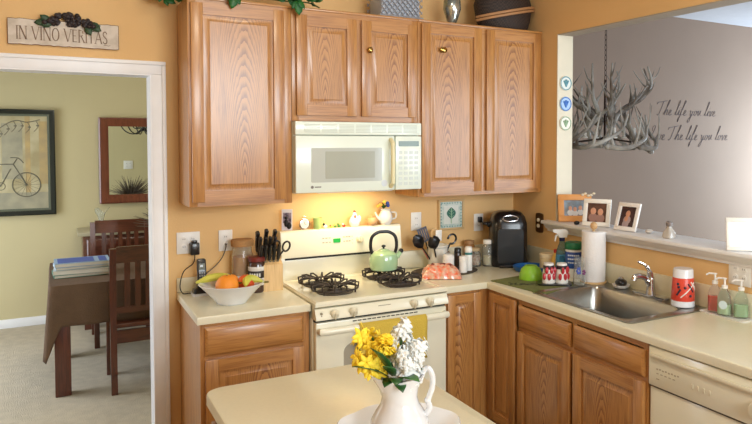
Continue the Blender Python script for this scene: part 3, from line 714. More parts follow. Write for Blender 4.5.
figurine(.338,.009,gr_g,ylw_g,'tiny green figurine with a yellow head on the range top')
figurine(.362,.011,gr_g,gr_g,'tiny all-green figurine on the range top')
figurine(.392,.010,red_g,wht_g,'tiny red figurine left of the white hen')
t = thing('ceramic_hen','white ceramic hen with a red comb on the range','figurine',(.462,-.058,ZG))
b = B(); b.lathe([(.022,0),(.03,.01),(.034,.028),(.03,.046),(.018,.062),(.013,.074),(.008,.084),(.002,.087)],n=20,sy=.8); b.out('body',[wht_g],t)
b = B(); b.ball((-.004,-.018,.062),(.006,.005,.012)); b.ball((-.002,0,.091),(.007,.003,.008)); b.ball((.004,0,.088),(.005,.003,.006)); b.out('comb_and_wattle',[red_g],t)
b = B(); b.ball((.03,0,.045),(.012,.006,.022)); b.out('tail',[wht_g],t)
t = thing('small_gourd_pot','small round tan pot between the hen and the white teapot','pot',(.577,-.058,ZG))
b = B(); b.lathe([(.018,0),(.03,.012),(.034,.028),(.028,.044),(.018,.05),(.02,.058),(.015,.058),(.003,.052)],n=22); b.out('body',[C('tan_glaze',222,172,120,rough=.4,noise_amt=.1)],t)
b = B(); b.cyl((-.03,0,.03),(-.044,0,.044),.004,6); b.out('spout',[C('tan_glaze_b',214,164,112)],t)
t = thing('white_teapot','round white planter teapot at the right end of the range top','teapot',(.668,-.057,ZG))
b = B(); b.lathe([(.026,0),(.036,.01),(.044,.03),(.044,.055),(.034,.078),(.03,.086),(.036,.095),(.032,.096),(.026,.086),(.003,.08)],n=26,sy=.82); b.out('body',[wht_g],t)
b = B(); b.tube(smooth_path([(.04,0,.03),(.07,0,.04),(.07,0,.07),(.038,0,.075)],4),.005,7); b.out('handle',[wht_g],t)
b = B(); b.tube([(-.036,0,.03),(-.06,0,.055),(-.07,0,.08)],[.01,.007,.005],7); b.out('spout',[wht_g],t)
t = thing('artificial_flowers','small cluster of blue, green and orange flowers in the white teapot','flowers',(.655,-.057,ZG+.098))
b = B(); random.seed(3)
for k in range(14): a=random.random()*6.28; b.leaf((0,0,.0),(math.cos(a),math.sin(a)*.6,1.1),(0,0,1),.045,.02)
b.out('leaves',[leafg],t)
for m_,ps in ((C('blue_petals',60,80,170),((.022,-.01,.035),(.03,.0,.02))),(C('orange_petals',240,170,70),((-.025,-.012,.028),(-.038,-.002,.018))),(C('yellow_petals_b',236,206,90),((0,-.012,.045),))):
    b = B()
    for p in ps: b.ball(p,.012,n=9,m=6)
    b.out('blossoms',[m_],t)

# kettle
t = thing('tea_kettle','pale green enamel tea kettle with a black loop handle on the back burner','kettle',(.562,-.262,.9735),R(-12))
b = B(); b.lathe([(.066,0),(.078,.006),(.084,.03),(.084,.07),(.076,.095),(.055,.11),(.035,.115),(.032,.116),(.003,.116)],n=36); b.out('body',[celadon],t)
b = B(); b.lathe([(.034,.1165),(.03,.121),(.012,.126),(.003,.126)],n=24); ld = b.out('lid',[celadon],t)
b = B(); b.lathe([(.005,.126),(.006,.132),(.013,.138),(.011,.146),(.003,.149)],n=16); b.out('lid_knob',[black],ld)
b = B(); b.tube(smooth_path([(.065,0,.07),(.088,0,.085),(.102,0,.104)]),[.019]*6+[.014]*6+[.011],12); sp = b.out('spout',[celadon],t)
b = B(); b.tube([(.100,0,.10),(.108,0,.112),(.111,0,.120)],[.014,.014,.008],10); b.out('whistle_cap',[black],sp)
b = B(); b.tube(smooth_path([(-.066,0,.09),(-.078,0,.14),(-.07,0,.195),(-.036,0,.222),(.0,0,.226),(.036,0,.222),(.07,0,.195),(.078,0,.14),(.066,0,.09)],5),.0075,10,flat=1.3); b.out('handle',[black],t)

# towel on the oven handle
t = B(); 
n_=24; rows=[]
xs_=[.215+.385*i/n_ for i in range(n_+1)]
prof_=[(-.700,.60),(-.7025,.70),(-.703,.775),(-.706,.797),(-.7225,.8055),(-.738,.797),(-.744,.775),(-.7415,.70),(-.743,.60),(-.744,.575)]
for (y,z) in prof_:
    rows.append([(x, y+ (.0035*math.sin(i*1.1)*min(1,max(0,(.76-z)*9)) if y<-.71 else 0), z) for i,x in enumerate(xs_)])
t.loft(rows,closed=False,cap=False)
o = t.out('dish_towel',[yellow_cloth],None,thick=.003,org=(.43,-.722,.6)); tag(o,'yellow dish towel hanging over the oven door handle','towel')

# ------------------------------------------------------------------ utensil corner
t = thing('trivet_mat','dark oval mat under the crock and shakers','mat',(1.0,-.22,ZC))
b = B(); b.lathe([(.2,0),(.204,.003),(.2,.006),(.003,.006)],n=40,sx=1.1,sy=.78); b.out('mat_body',[C('dark_oval_mat',84,74,62,rough=.9,noise_amt=.2,noise_scale=60)],t,rot=(0,0,R(0)))
TM = ZC+.0065
t = thing('utensil_crock','cream ceramic crock holding cooking utensils','crock',(1.0,-.13,TM))
b = B(); b.lathe([(.058,0),(.062,.006),(.062,.135),(.068,.142),(.068,.152),(.060,.152),(.056,.14),(.056,.012),(.003,.008)],n=32); b.out('body',[C('cream_crock',226,222,210,rough=.3,coat=.4)],t)
b = B(); b.tube([(.0625*math.sin(.5+.022*16*math.cos(a)),-.0625*math.cos(.5+.022*16*math.cos(a)),.075+.028*math.sin(a)) for a in [2*PI*i/20 for i in range(20)]],.0018,5,closed=True); b.tube([(.0625*math.sin(.5+.2*math.cos(a)),-.0628*math.cos(.5+.2*math.cos(a)),.075+.014*math.sin(a)) for a in [2*PI*i/14 for i in range(14)]],.0015,5,closed=True); b.out('grey_emblem',[C('grey_print_d',140,140,136)],t)
cx,cy,cz_ = 1.0,-.13,TM+.012
def utensil(name, label, d, L, m_h, head, m_head, base=(0,0)):
    """handle from inside the crock along d; head placed at its end"""
    t = thing(name,label,'utensil',(cx+base[0],cy+base[1],cz_))
    d = Vector(d).normalized(); e = d*L
    b = B(); b.tube([(0,0,0),tuple(e*.5),tuple(e)],[.0045,.005,.005],8); b.out('handle',[m_h],t)
    b = B(); head(b); q = Vector((0,0,1)).rotation_difference(d); o = b.out('head',[m_head],t,loc=tuple(e)); o.rotation_euler = (q.to_matrix() @ Matrix.Rotation(R(0),3,'Z')).to_euler()
    return t
woodsp = C('light_wood_spoon',214,180,130,rough=.6)
def spoon_head(w,l,dp=.012): 
    return lambda b: b.loft([[(x*s,(-.004 if k else .004)*0+dp*(z/l)*(1-z/l)*-2+o_,z) for x,o_ in ((-w,0),(-w*.6,-dp*.5),(0,-dp*.7),(w*.6,-dp*.5),(w,0),(w*.6,.002-dp*.3),(0,.003-dp*.5),(-w*.6,.002-dp*.3))] for k,(z,s) in enumerate(((0,.2),(l*.2,.7),(l*.5,1),(l*.8,.8),(l,.3)))])
utensil('black_spoon','black serving spoon leaning left out of the crock',(-.75,-.1,1),.165,black,spoon_head(.04,.10),black,(-.02,0))
utensil('black_ladle','black ladle lying over the left rim of the crock',(-.4,-.35,1),.15,black,spoon_head(.045,.09,.03),black,(-.01,-.02))
def slotted(b):
    for k in range(5): b.box(-.034+k*.015,-.024+k*.015,-.002,.002,.012,.085)
    b.box(-.034,.036,-.002,.002,.0,.014); b.box(-.034,.036,-.002,.002,.083,.095,bev=.001)
utensil('slotted_turner','grey slotted turner at the back left of the crock',(-.3,.12,1),.165,black,slotted,C('grey_nylon',76,78,92,rough=.4),(-.02,.02))
utensil('wooden_spoon','light wooden spoon standing in the crock',(.02,.15,1),.16,woodsp,spoon_head(.034,.08),woodsp,(0,.02))
utensil('white_spatula','white rubber spatula standing in the crock',(.0,-.05,1),.165,whitep,lambda b: b.box(-.022,.022,-.004,.004,0,.07,bev=.003),whitep,(.0,0))
def ringhead(b): b.tube([(.03*math.cos(a),0,.032+.032*math.sin(a)) for a in [R(-90)+2*PI*i/16*.8 for i in range(17)]],.007,8)
utensil('black_tongs','black curved-end tongs leaning right in the crock',(.42,-.12,1),.155,black,ringhead,black,(.02,0))
utensil('pink_whisk','pink-handled tool leaning far left in the crock',(-.55,.06,1),.17,C('pink_rubber',206,130,116),lambda b: b.ball((0,0,.01),(.01,.01,.02)),C('pink_rubber_b',206,130,116),(-.03,.02))
# candy bag
random.seed(11)
t = thing('candy_bag','crinkled orange and white plastic snack bag lying beside the range','snack bag',(.888,-.375,ZC),R(-28))
b = B(); nU,nV=44,28; rows=[]
for j in range(nV+1):
    v = -1+2*j/nV; row=[]
    for i in range(nU+1):
        u = -1+2*i/nU
        hh = max(0,(1-abs(u)**3))*max(0,(1-abs(v)**2.4))
        z = .004+.078*hh**.6 + .02*noise.noise(Vector((u*3,v*3,1)))*hh+.010*noise.noise(Vector((u*9,v*8,3)))*hh
        row.append((u*.12+.008*noise.noise(Vector((u*2,v*4,5))), v*.072+.006*noise.noise(Vector((u*4,v,9))), z))
    rows.append(row)
b.loft(rows,closed=False,cap=False)
b.loft([[(x,y,.001) for x,y,z in r] for r in rows],closed=False,cap=False)
b.out('bag',[C('orange_wrapper',232,104,62,rough=.2,c2=srgb(214,186,160),noise_scale=45,coat=.6)],t)
b = B(); 
for k in range(7): 
    u=random.uniform(-.6,.6); v=random.uniform(-.5,.4); b.ball((u*.1,v*.06,.078),(.014,.010,.008),n=8,m=6)
b.out('dark_candies',[C('wrapper_brown_red',120,50,36,rough=.3)],t)
# shakers and jars
def shaker(x,y,label,h,r,m_b,m_l,name='shaker',capr=None,z=TM,waist=1.0):
    t = thing(name,label,'shaker' if 'shaker' in name else 'canister',(x,y,z))
    b = B(); b.lathe([(r,0),(r,h*.05),(r*waist,h*.4),(r,h*.74),(r*.94,h*.76),(.003,h*.765)],n=24); b.out('body',[m_b],t)
    b = B(); cr = capr or r; b.lathe([(cr,h*.768),(cr,h*.92),(cr*.8,h*.98),(.003,h)],n=24); b.out('lid',[m_l],t)
    return t
t = shaker(.985,-.292,'white ribbed canister with a white lid, front of the dark mat',.115,.036,C('white_canister',232,230,226,rough=.3),whitep,'canister')
b = B(); b.lathe([(.006,.115),(.007,.12),(.011,.127),(.003,.133)],n=12); b.out('lid_knob',[chrome],t)
shaker(1.085,-.235,'dark pepper shaker with a black cap on the mat',.142,.022,C('pepper_dark',60,46,40,rough=.2),black,'pepper_shaker')
shaker(1.072,-.325,'short white shaker in front of the blue-banded one',.103,.025,C('white_shaker',238,236,230,rough=.3),whitep,'salt_shaker')
t = shaker(1.135,-.285,'tall white shaker with a blue-green band below its cap',.152,.024,C('white_shaker_b',236,236,232,rough=.3),whitep,'seasoning_shaker')
b = B(); b.lathe([(.0245,.100),(.0248,.101),(.0248,.113),(.0245,.114)],n=24,cap=False); b.out('band',[C('teal_band',50,120,122)],t)
def jar(x,y,label,h,r,cont,lidm,fill=.6):
    t = thing('spice_jar',label,'jar',(x,y,ZC))
    b = B(); b.lathe([(r*.9,0),(r,.006),(r,h*.72),(r*.75,h*.8),(r*.75,h*.84),(r*.68,h*.84),(r*.68,h*.8),(r*.92,h*.7),(r*.92,.01),(.003,.008)],n=26); b.out('glass',[glass],t)
    b = B(); b.lathe([(r*.88,.012),(r*.9,.016),(r*.9,h*fill),(.003,h*fill+.002)],n=26); b.out('contents',[cont],t)
    b = B(); b.lathe([(r*.8,h*.845),(r*.84,h*.86),(r*.84,h*.97),(r*.78,h),(.003,h)],n=26); b.out('lid',[lidm],t)
jar(1.262,-.155,'short glass jar of mixed brown candies left of the taller jar',.12,.04,C('mixed_candy',170,110,80,c2=srgb(214,196,170),noise_scale=90),C('tan_lid',186,160,120,rough=.5))
jar(1.345,-.185,'taller glass jar with a white lid beside the coffee maker',.172,.037,C('cream_contents',206,190,150,rough=.8),whitep,.4)
t = thing('brown_jar','brown round-lidded jar behind the two glass jars','jar',(1.275,-.065,ZC)); b = B(); b.lathe([(.034,0),(.038,.01),(.038,.12),(.03,.135),(.003,.136)],n=24); b.out('body',[C('amber_brown',150,104,60,rough=.2,coat=.4)],t)
b = B(); b.lathe([(.034,.1365),(.034,.158),(.003,.16)],n=24); b.out('lid',[C('amber_lid',160,120,80)],t)
# tile picture
t = thing('tile_picture','small framed tile picture of a green leaf above the utensil crock','picture',(1.168,-.002,1.244))
b = B(); w,h=.099,.101
for a in ((-w,w,h-.014,h),(-w,w,-h,-h+.014),(-w,-w+.014,-h+.014,h-.014),(w-.014,w,-h+.014,h-.014)): b.box(a[0],a[1],-.014,0,a[2],a[3],bev=.002)
b.out('frame',[C('tan_frame',206,172,120,rough=.5)],t)
b = B(); b.box(-w+.014,w-.014,-.006,0,-h+.014,h-.014); b.out('tile',[C('blue_white_tile',176,196,190,rough=.2,c2=srgb(214,220,208),noise_scale=34)],t)
b = B()
for k in range(8):
    for s in (-1,1):
        q = -.07+k*.02; b.box(q-.004,q+.004,-.0075,-.006,s*.078-.004,s*.078+.004); b.box(s*.076-.004,s*.076+.004,-.0075,-.006,q-.004,q+.004)
b.box(-.056,.056,-.0074,-.006,-.062,.062,1); b.out('tile_border',[C('tile_blue_green',104,150,140),C('tile_white',222,226,216,rough=.2)],t)
b = B(); b.prism([(.034*math.sin(PI*k/12)*(1 if k<=12 else 1),.05-.08*k/12) for k in range(13)]+[(-.034*math.sin(PI*k/12),.05-.08*k/12) for k in range(11,0,-1)],'y',-.0095,-.0074)
lf = b.out('leaf',[C('leaf_teal_green',44,104,86)],t)
b = B(); b.box(-.003,.003,-.0105,-.0074,-.058,.045); 
for s in (-1,1):
    for q in (-.01,.008,.026): b.tube([(0,-.0098,q-.008),(s*.02,-.0098,q+.006)],.0015,5)
b.out('leaf_veins',[C('leaf_pale',150,184,150)],lf)

# coffee maker
t = thing('coffee_maker','black single-serve coffee maker with a silver-rimmed top in the corner','coffee maker',(1.49,-.205,ZC),R(-26))
b = B()
secs=[(0,.118,.12),(.02,.122,.125),(.18,.121,.125),(.28,.118,.12),(.325,.106,.105),(.35,.085,.08),(.358,.06,.055)]
b.loft([[(x,y,z) for x,y in rr(-a,a,-c,c,min(a,c)*.55)] for z,a,c in secs]); b.out('body',[black],t)
b = B(); b.prism(rr(-.085,.085,.03,.25,.02),'y',-.132,-.11); fr_=b.out('front_panel',[C('gloss_black',16,16,18,rough=.35,coat=.1)],t)
b = B(); b.tube([(.05*math.cos(a),-.112-.0+.012*math.sin(a)-.002,.318+.018*math.sin(a)) for a in [2*PI*i/24 for i in range(24)]],.006,8,closed=True); b.out('silver_ring',[chrome],t)
b = B(); b.box(-.075,.075,-.15,-.115,0,.018,bev=.006); b.out('drip_tray',[black],t)
b = B(); b.cyl((-.115,0,.27),(-.138,0,.27),.018,14); b.ball((-.15,-.01,.275),(.022,.02,.012)); b.out('side_handle',[black],t)
b = B(); b.box(-.012,.012,-.034,-.006,-.02,.02,bev=.005); b.tube(smooth_path([(0,-.03,-.01),(.03,-.05,-.03),(.05,-.05,-.05)],5),.004,6)
tag(b.out('power_plug',[black],None,(1.386,-.0038,1.20)),'black plug in the outlet beside the coffee maker','plug')

# ------------------------------------------------------------------ sink-side clutter
t = thing('drying_mat','olive green dish drying mat left of the sink','mat',(1.31,-.83,ZC))
MZ = ZC+.0065
poly=[(1.085,-.615),(1.40,-.575),(1.50,-.98),(1.14,-1.055)]
def inset(p,k): 
    c=(sum(a for a,_ in p)/4,sum(a for _,a in p)/4); return [((a-c[0])*k+c[0],(d-c[1])*k+c[1]) for a,d in p]
b = B(); b.loft([[(x-1.31,y+.83,z) for x,y in inset(poly,k)] for z,k in ((0.0,.99),(.003,1),(.006,.985))]); b.out('mat_body',[matg],t)
b = B(); random.seed(5)
for k in range(5):
    x0_=-.185+.03*k; y0_=.05-.018*k
    pts=[(x0_+.016*math.sin(j*1.3+k),y0_+.02*math.cos(j*.9+k*2)+j*.004,.0068) for j in range(8)]
    b.tube(smooth_path(pts,4),.0016,4)
b.out('dark_pattern',[matdark],t)
t = thing('blue_lid','shallow blue plastic dish in front of the coffee maker','dish',(1.485,-.465,ZC))
b = B(); b.lathe([(.085,0),(.1,.004),(.108,.02),(.112,.03),(.108,.032),(.1,.026),(.09,.012),(.003,.010)],n=36); b.out('dish_body',[bluep],t)
t = thing('green_bowl','upside-down lime green plastic bowl on the drying mat','bowl',(1.315,-.70,MZ))
b = B(); b.lathe([(.07,0),(.071,.004),(.068,.03),(.056,.062),(.038,.076),(.036,.08),(.003,.08)],n=36); b.out('bowl_body',[greenp],t)
t = thing('cup_tray','small black tray under the two upturned cups','tray',(1.345,-.885,MZ))
b = B(); b.prism(rr(-.095,.095,-.06,.06,.02),'z',0,.008); b.out('tray_body',[black],t,rot=(0,0,R(-35)))
def cup(x,y,label,s):
    t = thing('decorated_cup',label,'cup',(x,y,MZ+.0085),R(20*s)); h=.112
    b = B(); b.lathe([(.036,0),(.037,.004),(.030,h-.01),(.028,h),(.003,h)],n=28); b.out('body',[whitep],t)
    b = B()
    for k in range(7):
        a=R(-170+k*24+s*7); z0=.02+.035*(k%2); r_=.0365-.006*z0/h
        b.ball((r_*math.cos(a),r_*math.sin(a),z0+.018),(.011,.011,.02),n=8,m=6)
    b.out('red_flowers',[C('cup_red',190,50,60,rough=.3)],t)
    b = B()
    for k in range(5):
        a=R(-160+k*34+s*11); b.ball((.034*math.cos(a),.034*math.sin(a),.035+.04*((k+1)%2)),(.007,.007,.014),n=7,m=5)
    b.out('green_leaves',[C('cup_green',60,110,80,rough=.3)],t)
    b = B(); b.lathe([(.0325,h-.032),(.0328,h-.031),(.0312,h-.012),(.031,h-.011)],n=28,cap=False); b.out('dark_band',[C('cup_dark_band',60,44,52,rough=.3)],t)
cup(1.315,-.87,'upturned red-flowered cup, the left one of the pair on the black tray',0)
cup(1.378,-.91,'upturned red-flowered cup, the right one of the pair on the black tray',1)
t = thing('drinking_glass','clear drinking glass with a purple and blue flower in front of the paper towels','glass',(1.452,-.975,MZ))
b = B(); h=.158; b.lathe([(.032,0),(.036,.003),(.027,h),(.0245,h),(.033,.008),(.003,.008)],n=30); b.out('glass_body',[glass],t)
b = B()
for k in range(6): a=k*PI/3; b.ball((-.025+.012*math.cos(a),-.022-.001*k,.085+.014*math.sin(a)),(.008,.003,.008),n=7,m=5)
b.out('blue_flower',[C('flower_blue',84,104,190)],t)
b = B()
for k in range(5): a=k*2*PI/5; b.ball((.006+.008*math.cos(a),-.033,.075+.010*math.sin(a)),(.006,.003,.006),n=7,m=5)
b.out('purple_flower',[C('flower_purple',120,50,110)],t)
t = thing('paper_towel_holder','wooden upright paper towel holder left of the soap dish','paper towel holder',(1.575,-.955,ZC))
b = B(); b.lathe([(.076,0),(.078,.004),(.078,.012),(.074,.016),(.003,.016)],n=36); b.cyl((0,0,.016),(0,0,.315),.009,12); b.out('base_and_rod',[C('light_wood_base',206,172,124,rough=.5)],t)
b = B(); b.ball((0,0,.333),(.021,.021,.023)); b.out('finial',[C('light_wood_finial',200,160,112,rough=.5)],t)
t = thing('paper_towel_roll','full white paper towel roll on the wooden holder','paper towels',(1.575,-.955,ZC+.0165))
b = B(); b.lathe([(.014,0),(.068,0),(.069,.002),(.069,.284),(.068,.286),(.014,.286)],n=40,cap=False); b.out('roll',[paper],t)
t = thing('wipes_tub','tall tub of cleaning wipes with a green lid and blue label','tub',(1.587,-.765,ZC))
b = B(); b.lathe([(.048,0),(.052,.006),(.052,.165),(.046,.172),(.003,.173)],n=32); b.out('tub_body',[whitep],t)
b = B(); b.lathe([(.0525,.06),(.053,.061),(.053,.158),(.0525,.159)],n=32,cap=False); lb = b.out('label_band',[C('label_blue',40,72,142,rough=.35,c2=srgb(60,100,170))],t)
b = B()
for r in range(3):
    for k in range(6-r):
        a=R(-165+k*13); b.box(.053*math.cos(a)-.004,.053*math.cos(a)+.003,.053*math.sin(a)-.004,.053*math.sin(a)+.003,.135-r*.022,.143-r*.022)
b.out('label_lettering',[C('label_print',220,224,232)],lb)
b = B(); b.lathe([(.055,.1735),(.056,.176),(.056,.205),(.05,.214),(.003,.215)],n=32); b.out('lid',[C('dark_green_lid',30,110,72,rough=.35)],t)
t = thing('spray_bottle','blue spray bottle with a white trigger head against the side wall','spray bottle',(1.59,-.65,ZC),R(160))
b = B(); b.loft([[(x,y,z) for x,y in rr(-a,a,-c,c,min(a,c)*.6)] for z,a,c in ((0,.036,.025),(.006,.038,.027),(.1,.038,.027),(.15,.03,.022),(.19,.016,.015),(.205,.015,.014))]); b.out('bottle',[glass_b],t)
b = B(); b.loft([[(x,y,z) for x,y in rr(-a,a,-c,c,min(a,c)*.6)] for z,a,c in ((.004,.034,.023),(.1,.034,.023),(.12,.03,.02))]); b.out('liquid',[C('blue_liquid',120,196,232,rough=.1)],t)
b = B(); b.lathe([(.018,.206),(.018,.226),(.003,.227)],n=18); b.out('collar',[C('navy_collar',32,40,80)],t)
b = B(); b.prism([(-.028,.227),(.02,.227),(.03,.25),(.06,.262),(.06,.278),(-.02,.278),(-.036,.262)],'y',-.012,.012); b.out('trigger_head',[whitep],t)
b = B(); b.prism([(.03,.25),(.045,.24),(.05,.205),(.044,.203),(.036,.235),(.024,.246)],'y',-.006,.006); b.out('trigger',[whitep],t)
t = thing('dish_soap_bottle','squat yellow bottle with a red cap between the cream jar and spray bottle','bottle',(1.61,-.565,ZC))
b = B(); b.lathe([(.026,0),(.028,.006),(.028,.08),(.014,.11),(.012,.118),(.003,.118)],n=24); b.out('bottle',[C('yellow_bottle',232,190,96,rough=.3)],t)
b = B(); b.lathe([(.014,.1185),(.014,.14),(.003,.142)],n=18); b.out('cap',[C('red_cap',200,56,44)],t)
t = thing('cream_jar','squat cream-coloured lidded jar in the corner behind the blue dish','jar',(1.60,-.49,ZC))
b = B(); b.lathe([(.044,0),(.048,.006),(.048,.07),(.042,.078),(.003,.078)],n=28); b.out('body',[C('cream_jar_body',226,204,158,rough=.35)],t)
b = B(); b.lathe([(.05,.0785),(.05,.1),(.044,.106),(.003,.106)],n=28); b.out('lid',[C('cream_jar_lid',232,214,176,rough=.35)],t)
# red tumbler upside down
t = thing('red_tumbler','upturned white plastic tumbler with red design beside the faucet','tumbler',(1.572,-1.615,ZC+.0075))
b = B(); b.lathe([(.055,0),(.058,.004),(.057,.02),(.048,.180),(.045,.186),(.003,.186)],n=36); b.out('cup_body',[C('tumbler_white',228,230,234,rough=.25,coat=.3)],t)
b = B(); b.lathe([(.0565,.030),(.0570,.031),(.0512,.142),(.0506,.143)],n=36,cap=False); rd = b.out('red_wrap',[C('tumbler_red',216,74,56,rough=.3)],t)
b = B()
def on(a,z): r_=.0572-(z-.031)*.055; return (r_*math.cos(R(a)),r_*math.sin(R(a)),z)
b.tube([on(-150+k*9,.05+.008*k) for k in range(10)],.003,5); b.tube([on(-95+k*6,.125-.006*k) for k in range(8)],.004,5)
b.out('white_stripes',[whitep],rd)
b = B(); b.tube([on(-112+k*5,.118-.007*k) for k in range(7)],.004,5); b.tube([on(-170+k*4,.06+.006*k) for k in range(6)],.005,5)
for a,z in ((-165,.115),(-160,.10),(-128,.098),(-100,.058)): b.ball(on(a,z),.007,n=8,m=6)
b.out('dark_marks',[C('tumbler_black',44,40,60,rough=.3)],rd)
# soap tray & pumps
t = thing('soap_tray','white rectangular tray under the soap pump bottles','tray',(1.612,-1.845,ZC))
b = B(); b.loft([[(x,y,z) for x,y in rr(-a,a,-c,c,.02)] for z,a,c in ((0,.05,.122),(.008,.055,.127),(.008,.051,.123),(.004,.047,.119))]); b.out('tray_body',[whitep],t)
def pump(x,y,label,m_b,m_l,rz,h=.115,fill=.8,flower=False):
    t = thing('soap_pump_bottle',label,'soap bottle',(x,y,ZC+.0085),rz)
    b = B(); b.loft([[(q*s,w*s,z) for q,w in rr(-.031,.031,-.02,.02,.016)] for z,s in ((0,.92),(.004,1),(h*.7,1),(h*.88,.75),(h,.42),(h*1.06,.4))]); b.out('bottle',[m_b],t)
    if m_l:
        b = B(); b.loft([[(q*.9*s,w*.86*s,z) for q,w in rr(-.031,.031,-.02,.02,.016)] for z,s in ((.005,.95),(h*.7*fill,1),(h*.7*fill+.002,.9))]); b.out('liquid',[m_l],t)
    b = B(); b.lathe([(.014,h*1.065),(.014,h*1.18),(.005,h*1.2),(.0045,h*1.42),(.009,h*1.43),(.009,h*1.47),(.003,h*1.48)],n=14)
    b.tube([(0,0,h*1.45),(-.028,0,h*1.45),(-.04,0,h*1.38)],.0045,7); b.out('pump',[whitep],t)
    if flower:
        b = B(); b.lathe([(.02,0),(.02,.001)],n=18); b.out('label_patch',[C('label_pale',206,222,224)],t,loc=(0,-.021,h*.42),rot=(R(90),0,0))
    return t
pump(1.61,-1.775,'soap pump bottle filled with red soap, leftmost on the tray',glassm('clear_pink',(.95,.85,.8,1)),soapred,R(-60),h=.125,fill=.85)
pump(1.595,-1.842,'clear pump bottle with a round pale label, middle of the tray',glass_g,C('pale_green_soap',196,216,176,rough=.2),R(-70),h=.118,flower=True,fill=.6)
pump(1.622,-1.912,'clear pump bottle of pale green soap, rightmost on the tray',glass_g,C('pale_green_soap_b',176,206,160,rough=.2),R(-55),h=.118,fill=.7)

# ------------------------------------------------------------------ things on the sill
def photo_frame(name,label,x,y,w,h,fw,m_f,picm,rz,tilt=12,group=None,dark_back=True):
    t = thing(name,label,'picture frame',(x,y,SILL+.001),rot=(R(-tilt),0,rz))
    b = B()
    for a in ((0,w,h-fw,h),(0,w,0,fw),(0,fw,fw,h-fw),(w-fw,w,fw,h-fw)): b.box(a[0]-w/2,a[1]-w/2,-.014,0,a[2],a[3],bev=.002)
    b.out('frame',[m_f],t)
    b = B(); b.box(-w/2+fw,w/2-fw,-.008,-.001,fw,h-fw); ph = b.out('photo',[picm],t)
    b = B(); b.box(-w/2+.01,w/2-.01,-.001,.003,.01,h-.01); b.prism([(.003,h*.6),(.003,.03),(h*.38,.006 - .0)],'x',-.022,.022); b.out('back_stand',[blackm],t)
    return t,ph
def people_photo(ph, w, h, fw, skins, cloth):
    b = B()
    for k,(u,v,r_) in enumerate(skins): b.ball((u,-.0082,v),(r_,.0012,r_*1.25),n=12,m=6,mi=0); b.ball((u,-.0078,v-r_*2.3),(r_*1.7,.001,r_*1.7),n=12,m=6,mi=1)
    b.out('photo_figures',[C('photo_skin',206,150,120,rough=.4),cloth],ph)
t,ph = photo_frame('picture_frame','wide light-wood photo frame at the left end of the sill',1.748,-.585,.215,.175,.038,C('orange_wood_frame',206,140,72,rough=.5),C('photo_blue_grey',128,150,166,c2=srgb(96,92,84),noise_scale=18,rough=.2),R(-30))
people_photo(ph,.2,.17,.03,((-.03,.085,.012),(0,.08,.012),(.035,.088,.012)),C('photo_white_cloth',200,196,190))
b = B()
for k in range(5): b.ball((.05+.018*k,-.016,.172+.008*math.sin(k*2)),(.011,.006,.008),n=8,m=6)
b.out('shell_ornament',[C('shell_beige',214,196,166)],t)
t,ph = photo_frame('picture_frame','white photo frame with two faces, behind the paper towel roll',1.70,-.835,.168,.166,.026,C('white_frame_paint',238,232,220,rough=.4),C('photo_dark_brown',74,52,44,c2=srgb(104,72,60),noise_scale=20,rough=.2),R(-58),tilt=14)
people_photo(ph,.15,.15,.02,((-.022,.092,.017),(.022,.088,.017)),C('photo_pink_cloth',150,112,100))
t,ph = photo_frame('picture_frame','tilted white photo frame right of the paper towels',1.705,-1.075,.15,.165,.024,C('white_frame_paint_b',240,236,230,rough=.4),C('photo_dark_red',84,56,54,c2=srgb(56,42,44),noise_scale=18,rough=.2),R(-82),tilt=19)
people_photo(ph,.13,.15,.02,((.0,.10,.016),(-.006,.07,.014)),C('photo_grey_cloth',170,150,150))
t,ph = photo_frame('picture_frame','white photo frame with a reflection-white glossy picture at the right end of the sill',1.70,-1.895,.21,.155,.02,C('white_frame_paint_c',238,234,224,rough=.4),C('photo_white_reflection',236,238,242,rough=.08,coat=.8),R(-40),tilt=10)  # whitish picture colour stands in for a bright reflection on the photo
t = thing('small_glass_bottle','small clear glass ornament bottle alone in the middle of the sill','bottle',(1.705,-1.40,SILL+.001))
b = B(); b.loft([[(x,y,z) for x,y in rr(-a,a,-a,a,a*.6)] for z,a in ((0,.027),(.004,.03),(.03,.028),(.052,.014),(.062,.013))]); b.out('bottle',[C('grey_glass',190,182,170,rough=.1,coat=.6)],t)
b = B(); b.lathe([(.013,.0625),(.018,.066),(.018,.082),(.01,.09),(.003,.092)],n=16); b.out('stopper',[C('grey_stopper',128,118,112,rough=.3)],t)
t = thing('pebble','small pale stone lying beside the tilted white frame','stone',(1.75,-1.215,SILL+.001)); b = B(); b.ball((0,0,.012),(.026,.018,.012)); b.out('stone_body',[C('pale_stone',206,196,184)],t)
t = thing('pebble','small black stone on the sill in front of the wooden frame','stone',(1.655,-.71,SILL+.001)); b = B(); b.ball((0,0,.012),(.02,.015,.012)); b.out('stone_body',[blackm],t)

